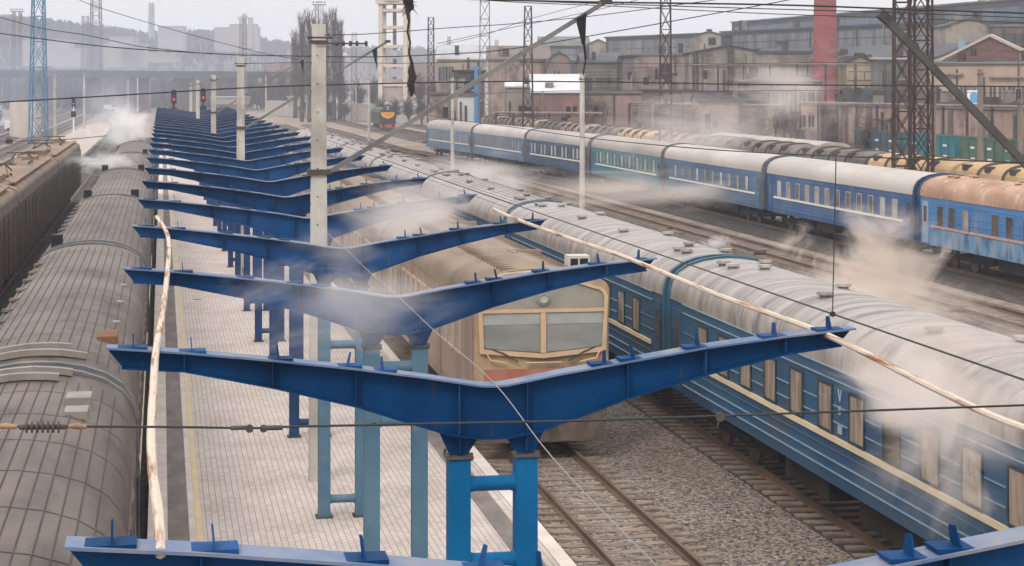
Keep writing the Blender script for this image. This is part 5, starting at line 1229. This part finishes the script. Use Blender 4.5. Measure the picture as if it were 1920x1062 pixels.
for lb, px, dd, yt, yb, r_0 in (('slim hazy chimney on the left skyline', 284, 1500, 6, 66, 2.2), ('thin stack beside the hill factory', 458, 1450, 26, 60, 1.6), ('short stack right of the thin one', 470, 1450, 33, 60, 2.0), ('slim chimney far behind the cream works house', 842, 1300, 69, 105, 1.3), ('slim chimney just right of the other, left of the lattice mast', 931, 1250, 75, 105, 1.2), ('grey stack above the long works roof at the upper right', 1840, 520, -8, 30, 1.0)):
    p = at(px, 156, D=dd); zt_ = ZC + (156 - yt) * dd / FPX; zb = ZC + (156 - yb) * dd / FPX - 12
    m_ = MB().lathe([(r_0 * 1.25, 0), (r_0, zt_ - zb), (r_0 * .6, zt_ - zb)], n=14); o = m_.build('chimney', grey_far, smooth=True); o.location = (p.x, p.y, zb); tag(o, lb, 'chimney', 'distant chimneys')
# pale wall, posts, containers by the far yard
for lb, pxa, Da, pxb, Db, yt, mt in (('long pale concrete fence at the foot of the hedge behind the diesel locomotive', 500, 560, 830, 420, 196, M('pale_fence', (.42, .37, .33), (.33, .29, .26), .3, .9, stretch=(3, 3, .3))), ('pale container wall at the far left beside the blue coach', 18, 330, 66, 330, 196, M('pale_box', (.55, .5, .44), (.42, .38, .34), .4, .9, stretch=(2, 2, .2)))):
    facade('concrete_fence' if 'fence' in lb else 'container', lb, pxa, Da, pxb, Db, 1.2 if 'fence' in lb else 4, ytop=yt, mat=mt, roofm=mt, over=.02, cat='fence' if 'fence' in lb else 'container')
random.seed(21)
van_m = M('van_white', (.72, .72, .73), (.62, .62, .63), 1, .4)
def van(label, px, py, ang):
    p = at(px, py, z=-.4); r_ = thing('parked_van', label, 'van', p, ang, 'pale vans parked in the far yard')
    MB().prism([(-2.2, .45), (2.2, .45), (2.25, 1.1), (1.7, 1.25), (1.1, 2.0), (-2.2, 2.0)], -.9, .9).build('body', van_m, r_)
    MB().prism([(1.72, 1.28), (1.14, 1.92), (.5, 1.92), (.5, 1.28)], -.92, .92).build('windows', dark_pane, r_)
    for x in (-1.4, 1.4):
        for y in (-.85, .85): MB().disc((x, y, .35), .35, .2, 'y', 10).build('wheel', rubber, r_)
for i, (x, y, a_) in enumerate(((84, 192, .2), (94, 206, 1.2), (205, 208, .4), (228, 193, 1.5), (30, 246, .1), (462, 200, .3), (482, 206, 1.1))):
    van(['white van below the blue lattice mast', 'white van right of the blue lattice mast foot', 'white van beyond the end of the left platform', 'white van under the bridge right of the tall mast', 'white van on the grey road at the far left', 'white van just right of the canopy end', 'white van near the hedge right of the canopy end'][i], x, y, a_)

# ------------------------------------------------------------------ signals
sig_red = bpy.data.materials.new('signal_red'); sig_red.use_nodes = True
b_ = sig_red.node_tree.nodes['Principled BSDF']; b_.inputs['Base Color'].default_value = (.5, .02, .02, 1); b_.inputs['Emission Color'].default_value = (1, .15, .15, 1); b_.inputs['Emission Strength'].default_value = .25
def signal(label, x, y, z0, h, lit, white=True):
    r_ = thing('railway_signal', label, 'railway signal', (x, y, z0), 0, 'light signals')
    MB().tube([(0, 0, 0), (0, 0, h)], .12, 8).build('post', tin_white if white else black_m, r_)
    hd = MB().prism([(.34 * math.cos(t_), (h + (.55 if math.sin(t_) > 0 else -.55)) + .34 * math.sin(t_)) for t_ in [2 * math.pi * i / 16 for i in range(16)]], -.08, .08).build('head', M('sig_head', (.05, .008, .009), rough=.6) if lit else black_m, r_)
    for z in (h + .45, h - .3):
        MB().disc((0, -.14, z), .17, .14, 'y', 14).build('lens', sig_red if (lit and z < h) else black_m, hd)
    MB().box(-.4, .4, -.2, .2, h - 2.3, h - 1.3).build('relay_box', black_m, r_)
for lb, px, py, y in (('signal with a red lens above the canopy end, left one of two', 326, 182, 236), ('signal with a red lens above the canopy end, right one of two', 381, 179, 240)):
    q = at(px, py, Y=y); signal(lb, q.x, q.y, PZ, q.z - PZ, True, False)
q = at(138, 194, D=322); signal('white signal mast with a dark head on the left platform', q.x, q.y, .2, q.z - .2, False)

# ------------------------------------------------------------------ trees
bark = M('bark', (.06, .047, .04), (.095, .075, .062), 1, .95)
twig = M('twig', (.075, .052, .043), (.115, .083, .068), .5, .95)
def poplar(label, px, D0, ytop, wpx, seed, n=170):
    rnd = random.Random(seed); p = at(px, 156, D=D0); h = ZC + (156 - ytop) * D0 / FPX + .4; w = wpx * D0 / FPX / 2
    r_ = thing('bare_poplar', label, 'tree', (p.x, p.y, -.4), 0, 'bare poplars')
    MB().tube([(0, 0, 0), (.1, 0, h * .3), (0, .1, h * .62), (.1, 0, h * .9)], [.55, .42, .25, .06], 8).build('trunk', bark, r_)
    m_ = MB()
    for i in range(n):
        z = h * rnd.uniform(.12, .85); a_ = rnd.uniform(0, 6.28); L_ = rnd.uniform(.10, .26) * h
        prof_ = w * (1.0 if z < h * .6 else 1.4 - .7 * z / h)
        rr = min(prof_, L_ * .38) * rnd.uniform(.3, 1)
        b0 = Vector((.05, 0, z)); b1 = b0 + Vector((rr * .6 * math.cos(a_), rr * .6 * math.sin(a_), L_ * .5)); b2 = Vector((rr * math.cos(a_ + .2), rr * math.sin(a_ + .2), min(z + L_, h)))
        m_.tube([b0, b1, b2], [.085, .06, .025], 4, False)
        for k in range(4):
            t_ = rnd.uniform(.3, 1); q = b1 + (b2 - b1) * t_; a2 = a_ + rnd.uniform(-1.4, 1.4); l2 = rnd.uniform(.8, 2.2)
            m_.tube([q, q + Vector((.35 * l2 * math.cos(a2), .35 * l2 * math.sin(a2), l2))], [.04, .018], 3, False)
    m_.build('crown', twig, r_, fix=False)
random.seed(5)
for i, (px, yt, wp, d) in enumerate(((553, 62, 18, 520), (566, 34, 20, 470), (580, 26, 22, 465), (592, 40, 18, 480), (612, 30, 20, 470), (626, 24, 20, 466), (637, 44, 16, 490))):
    poplar(['short bare poplar at the left of the clump', 'bare poplar second from the left in the clump', 'tall bare poplar just left of the nearest canopy pole', 'bare poplar right behind the nearest canopy pole', 'bare poplar just right of the nearest canopy pole', 'tallest bare poplar right of the nearest canopy pole', 'thin bare poplar at the right of the clump'][i], px, d, yt, wp, 30 + i)
def shrub(label, px, D0, ytop, wpx, seed, n=160, name='bare_tree', mat=None, group='bare trees by the railway', zb=-.4):
    rnd = random.Random(seed); p = at(px, 156, D=D0); h = max(1.5, ZC + (156 - ytop) * D0 / FPX - zb); w = wpx * D0 / FPX / 2
    r_ = thing(name, label, 'tree', (p.x, p.y, zb), 0, group)
    MB().tube([(0, 0, 0), (rnd.uniform(-.2, .2), 0, h * .35), (rnd.uniform(-.4, .4), .1, h * .75)], [.25, .18, .05], 6).build('trunk', bark, r_)
    m_ = MB()
    for i in range(n):
        z = h * rnd.uniform(.15, .6); a_ = rnd.uniform(0, 6.28); b0 = Vector((0, 0, z)); t_ = rnd.random() ** .5
        e = Vector((w * t_ * math.cos(a_), w * t_ * math.sin(a_) * .7, h * (.35 + .65 * rnd.random() * math.sqrt(max(0, 1 - t_ * t_ * .8)))))
        mid = (b0 + e) / 2 + Vector((rnd.uniform(-.3, .3), rnd.uniform(-.3, .3), rnd.uniform(0, .4)))
        m_.tube([b0, mid, e], [.10, .06, .02], 3, False)
        for k in range(5):
            d = Vector((rnd.gauss(0, 1), rnd.gauss(0, 1), rnd.uniform(-.1, 1.2))) * rnd.uniform(.3, .9); q = mid + (e - mid) * rnd.random(); m_.tube([q, q + d], [.04, .015], 3, False)
    m_.build('crown', mat or twig, r_, fix=False)
ev = M('scrub', (.055, .06, .045), (.09, .085, .065), .6, .95)
for i, (px, d, yt, wp) in enumerate(((500, 600, 118, 36), (530, 600, 112, 36), (560, 560, 120, 30), (585, 540, 135, 30), (610, 540, 130, 34), (640, 520, 128, 36), (672, 520, 140, 34), (700, 500, 138, 30), (788, 470, 128, 30), (812, 440, 138, 26))):
    shrub(['bare tree in front of the grey brick store', 'bare tree between the store and the poplars', 'low bare tree under the left poplars', 'bare bush behind the nearest canopy pole', 'bare bush right of the nearest canopy pole', 'bare tree below the right poplars', 'bare tree left of the water tower', 'bare tree at the left foot of the water tower', 'bare tree right of the water tower', 'bare tree left of the cream works house'][i], px, d, yt, wp, 60 + i)
for i, (px, d, yt, wp) in enumerate(((715, 430, 178, 26), (740, 425, 180, 28), (766, 420, 178, 26), (790, 415, 182, 24), (620, 470, 184, 24), (645, 465, 186, 24), (1110, 236, 214, 30), (1300, 222, 196, 22), (1395, 216, 190, 26), (1425, 214, 200, 24), (1560, 214, 212, 20), (1628, 205, 214, 20))):
    shrub(['dull green hedge bush left of the diesel locomotive', 'dull green hedge bush behind the diesel locomotive', 'hedge bush at the foot of the hanging rope', 'hedge bush left of the plaster annex', 'hedge bush by the pale fence, left one', 'hedge bush by the pale fence, right one', 'bare bush in front of the patchy pink low building', 'bare sapling in the smoke before the grey hall', 'bare bush by the dark-roofed outbuilding', 'bare sapling right of the dark-roofed outbuilding', 'bare sapling before the pink wall', 'bare sapling near the massive lattice mast'][i], px, d, yt, wp, 90 + i, 110, 'bush', ev if i < 6 else twig, 'bushes along the yard')

rnd_ = random.Random(99); m = MB()
for i in range(420):
    px = rnd_.uniform(925, 1680); d = rnd_.uniform(196, 262) - (px - 925) * .045; q = at(px, 156, D=d); h_ = rnd_.uniform(.8, 3.2)
    for k in range(8):
        a2 = rnd_.uniform(0, 6.28); l2 = h_ * rnd_.uniform(.5, 1); e = Vector((.35 * l2 * math.cos(a2), .35 * l2 * math.sin(a2), l2)); b0 = Vector((q.x + rnd_.uniform(-.6, .6), q.y + rnd_.uniform(-.6, .6), -.44))
        m.tube([b0, b0 + e * .6, b0 + e + Vector((rnd_.uniform(-.3, .3), rnd_.uniform(-.3, .3), 0))], [.05, .035, .015], 3, False)
tag(m.build('scrub', twig, fix=False), kind='stuff')
# ------------------------------------------------------------------ small things in the near scene
for i, (px, py, s_) in enumerate(((1378, 598, .2), (1257, 436, .2), (1280, 447, .16), (1425, 486, .26), (1793, 596, .26))):
    p = at(px, py, z=-.4); m_ = MB().box(-s_, s_, -s_, s_, 0, s_ * 1.3); m_.prism([(-s_ * 1.1, s_ * 1.3), (s_ * 1.1, s_ * 1.3), (0, s_ * 1.8)], -s_ * 1.1, s_ * 1.1)
    if p.x < 17: continue
    o = m_.build('relay_box', rust_steel); o.location = p; o.rotation_euler = (0, 0, .3 * i); tag(o, ['small dark box nearest the camera beside the through track', 'small dark box on the ground left of the two white puffs', 'second small dark box on the ground beside the first', 'dark box beside the white puffs of smoke', 'dark low box beside the through track at the right'][i], 'box', 'small boxes between the tracks')
# rust panel, ducts and boxes on the nearest left coach roof
rootL = c1
def on_roof(x, y): return interp(sorted(roof_prof(1.58, 3.354, 4.38)), x)
yo = leftY[0]
mm_ = M('roof_plate', (.26, .235, .21), (.2, .18, .16), 2, .6)
for y, x0, x1 in ((30.7, -1.4, .42), (31.35, -1.4, .60), (33.4, -1.4, .75), (34.2, -1.4, .45)):
    if y > 31.9: par, off = [o for o in C.objects if o.get('label') == ll[1]][0], leftY[1]
    else: par, off = c1, leftY[0]
    m_ = MB(); N_ = 10
    xs_ = [x0 + (x1 - x0) * i / N_ for i in range(N_ + 1)]
    for a_, b_ in zip(xs_, xs_[1:]): m_.bar((a_, y - off, on_roof(a_, 0) + .07), (b_, y - off, on_roof(b_, 0) + .07), .16, .10, (0, 0, 1))
    m_.build('roof_duct', mm_, par)
m_ = MB().box(.62, .98, 28.6 - yo, 29.2 - yo, 4.0, 4.42).box(.64, .96, 27.75 - yo, 28.3 - yo, 4.0, 4.36); m_.build('exhaust_box', mm_, c1)
par = [o for o in C.objects if o.get('label') == ll[1]][0]; off = leftY[1]
MB().box(.82, 1.18, 36.2 - off, 37.2 - off, 3.95, 4.32).build('rusty_box', M('rust_box', (.20, .09, .05), (.14, .065, .04), 2, .8), par)
mb = MB()
for i in range(3): mb.lathe([(0, .16), (.2, .14), (.22, .05), (.12, .03), (.12, -.1)], (.98, 39.5 + 3.6 * i - off, 4.06), 12)
mb.build('round_vent', mm_, par, smooth=True)
# black chimneys over the left coach ends
for i, (x, k) in enumerate(((.9, 2), (-1.0, 2), (.9, 3), (-1.0, 3), (-1.0, 1), (.9, 4))):
    par = [o for o in C.objects if o.get('label') == ll[k + 1 if k < 5 else 5]][0]
    MB().box(x - .16, x + .16, -11.7, -11.3, 4.0, 4.56).build('smoke_stack', black_m, par)

# ------------------------------------------------------------------ steam, smoke and air
def plume(name, label, c, size, dens, col, scale=1.2, thr=.42, rot=0.0, seed=0.0, aniso=.2, soft=.9):
    import bmesh
    me = bpy.data.meshes.new(name); bm = bmesh.new(); bmesh.ops.create_icosphere(bm, subdivisions=3, radius=1.0); bm.to_mesh(me); bm.free()
    o = bpy.data.objects.new(name, me); C.objects.link(o); o.location = c; o.scale = size; o.rotation_euler = (0, rot, -TH)
    m = bpy.data.materials.new(name); m.use_nodes = True; t = m.node_tree; t.nodes.clear(); l = t.links.new
    out = N(t, 'ShaderNodeOutputMaterial'); v = N(t, 'ShaderNodeVolumePrincipled'); v.inputs['Color'].default_value = (*col, 1); v.inputs['Anisotropy'].default_value = aniso
    tcn = N(t, 'ShaderNodeTexCoord')
    mp = N(t, 'ShaderNodeMapping'); mp.inputs['Location'].default_value = (seed, seed * 1.7, seed * .6); l(tcn.outputs['Object'], mp.inputs[0])
    n = N(t, 'ShaderNodeTexNoise'); n.inputs['Scale'].default_value = scale; n.inputs['Detail'].default_value = 7; n.inputs['Roughness'].default_value = .64; n.inputs['Distortion'].default_value = 1.1; l(mp.outputs[0], n.inputs['Vector'])
    le = N(t, 'ShaderNodeVectorMath', operation='LENGTH'); l(tcn.outputs['Object'], le.inputs[0])
    fo = N(t, 'ShaderNodeMapRange'); fo.inputs[1].default_value = .15; fo.inputs[2].default_value = 1.0; fo.inputs[3].default_value = soft * .5; fo.inputs[4].default_value = -.62; l(le.outputs['Value'], fo.inputs[0])
    gn = N(t, 'ShaderNodeMath', operation='MULTIPLY_ADD'); gn.inputs[1].default_value = 2.9; gn.inputs[2].default_value = -.95; l(n.outputs[0], gn.inputs[0])
    ad = N(t, 'ShaderNodeMath', operation='ADD'); l(gn.outputs[0], ad.inputs[0]); l(fo.outputs[0], ad.inputs[1])
    mr = N(t, 'ShaderNodeMapRange'); mr.inputs[1].default_value = thr; mr.inputs[2].default_value = thr + .75; mr.inputs[3].default_value = 0; mr.inputs[4].default_value = dens; l(ad.outputs[0], mr.inputs[0])
    l(mr.outputs[0], v.inputs['Density']); l(v.outputs[0], out.inputs['Volume'])
    me.materials.append(m)
    return tag(o, label, kind='stuff')
tan_s = (.93, .83, .75); grey_s = (.74, .70, .68); white_s = (.97, .97, .98)
plume('smoke_plume', 'tan smoke puff rising from the ground at the right', at(1640, 535, Y=78), (4.6, 4, 4.8), 1.35, tan_s, 1.5, seed=1)
plume('smoke_plume', 'thin tan smoke drifting low behind the near coaches', at(1520, 575, Y=72), (9, 5, 2.3), .75, tan_s, 1.1, seed=2)
plume('steam_plume', 'pale steam over the nearest coach at the right edge', at(1850, 700, Y=31), (3.2, 4.6, 1.7), .9, (.86, .78, .72), 1.3, seed=3)
plume('steam_plume', 'wispy steam before the windows of the nearest coach', at(1770, 790, Y=27), (1.8, 3.2, 1.8), 1.1, (.93, .86, .81), 1.5, seed=4)
plume('steam_plume', 'dense white steam rising at the far end of the left coaches', at(236, 240, Y=170), (3.4, 8, 3.6), .5, white_s, 1.3, seed=5)
plume('steam_plume', 'thin grey steam rising above the left coaches', at(205, 205, Y=190), (4.4, 8, 4.6), .10, (.8, .82, .86), 1.2, seed=6)
plume('steam_plume', 'white jet of steam between a left coach and the locomotives', at(205, 302, Y=108), (2.6, 3.5, .9), .8, white_s, 1.3, seed=7)
plume('steam_plume', 'grey steam veiling the third canopy frame', at(640, 570, Y=28.5), (2.6, 1.5, 1.1), .75, (.86, .84, .86), 1.3, seed=8)
plume('steam_plume', 'grey steam over the right arms of the middle canopy frames', at(770, 400, Y=46), (2.8, 6, 1.3), .42, (.84, .80, .78), 1.3, seed=9)
plume('smoke_plume', 'broad brown-grey smoke drifting before the works and the far coaches', at(1330, 245, Y=150), (16, 9, 6.0), .30, (.92, .86, .82), 1.3, seed=10)
plume('smoke_plume', 'grey smoke rising before the brick chimney', at(1480, 170, Y=170), (11, 9, 6.0), .26, (.9, .84, .8), 1.2, seed=11)
plume('smoke_plume', 'low smoke hanging between the far coaches and the through track', at(1200, 360, Y=125), (16, 8, 2.2), .36, (.92, .85, .79), 1.2, seed=12)
plume('smoke_plume', 'small white puffs by the dark box on the ground', at(1345, 458, Y=97), (1.3, 1.3, .8), 1.6, (.9, .9, .93), 1.7, seed=13)
plume('smoke_plume', 'faint steam trailing over the pale coach roofs', at(860, 335, Y=105), (7, 16, 2.2), .25, (.92, .87, .84), 1.2, seed=14)
plume('smoke_plume', 'thin bluish smoke hanging over the left tracks and the bridge', at(110, 165, D=400), (62, 90, 22), .0030, (.64, .76, 1.0), 1.1, seed=21, thr=.2)
plume('steam_plume', 'faint steam over the fourth canopy frame', at(640, 470, Y=37.6), (1.7, 1.2, .7), .5, (.8, .79, .82), 1.3, seed=22)
plume('smoke_plume', 'smoke streaming from the hill factory stack', at(420, 18, D=1450), (26, 20, 5), .02, (.8, .8, .82), 1.2, seed=15)
hb = MB().box(-1100, 1300, -65, 2300, -1.5, 84)
hm = bpy.data.materials.new('haze_m'); hm.use_nodes = True; t = hm.node_tree; t.nodes.clear()
o_ = N(t, 'ShaderNodeOutputMaterial'); v_ = N(t, 'ShaderNodeVolumePrincipled'); v_.inputs['Density'].default_value = .00042; v_.inputs['Color'].default_value = (.77, .82, .94, 1); v_.inputs['Anisotropy'].default_value = .1
t.links.new(v_.outputs[0], o_.inputs['Volume'])
tag(hb.build('haze', hm), kind='stuff')
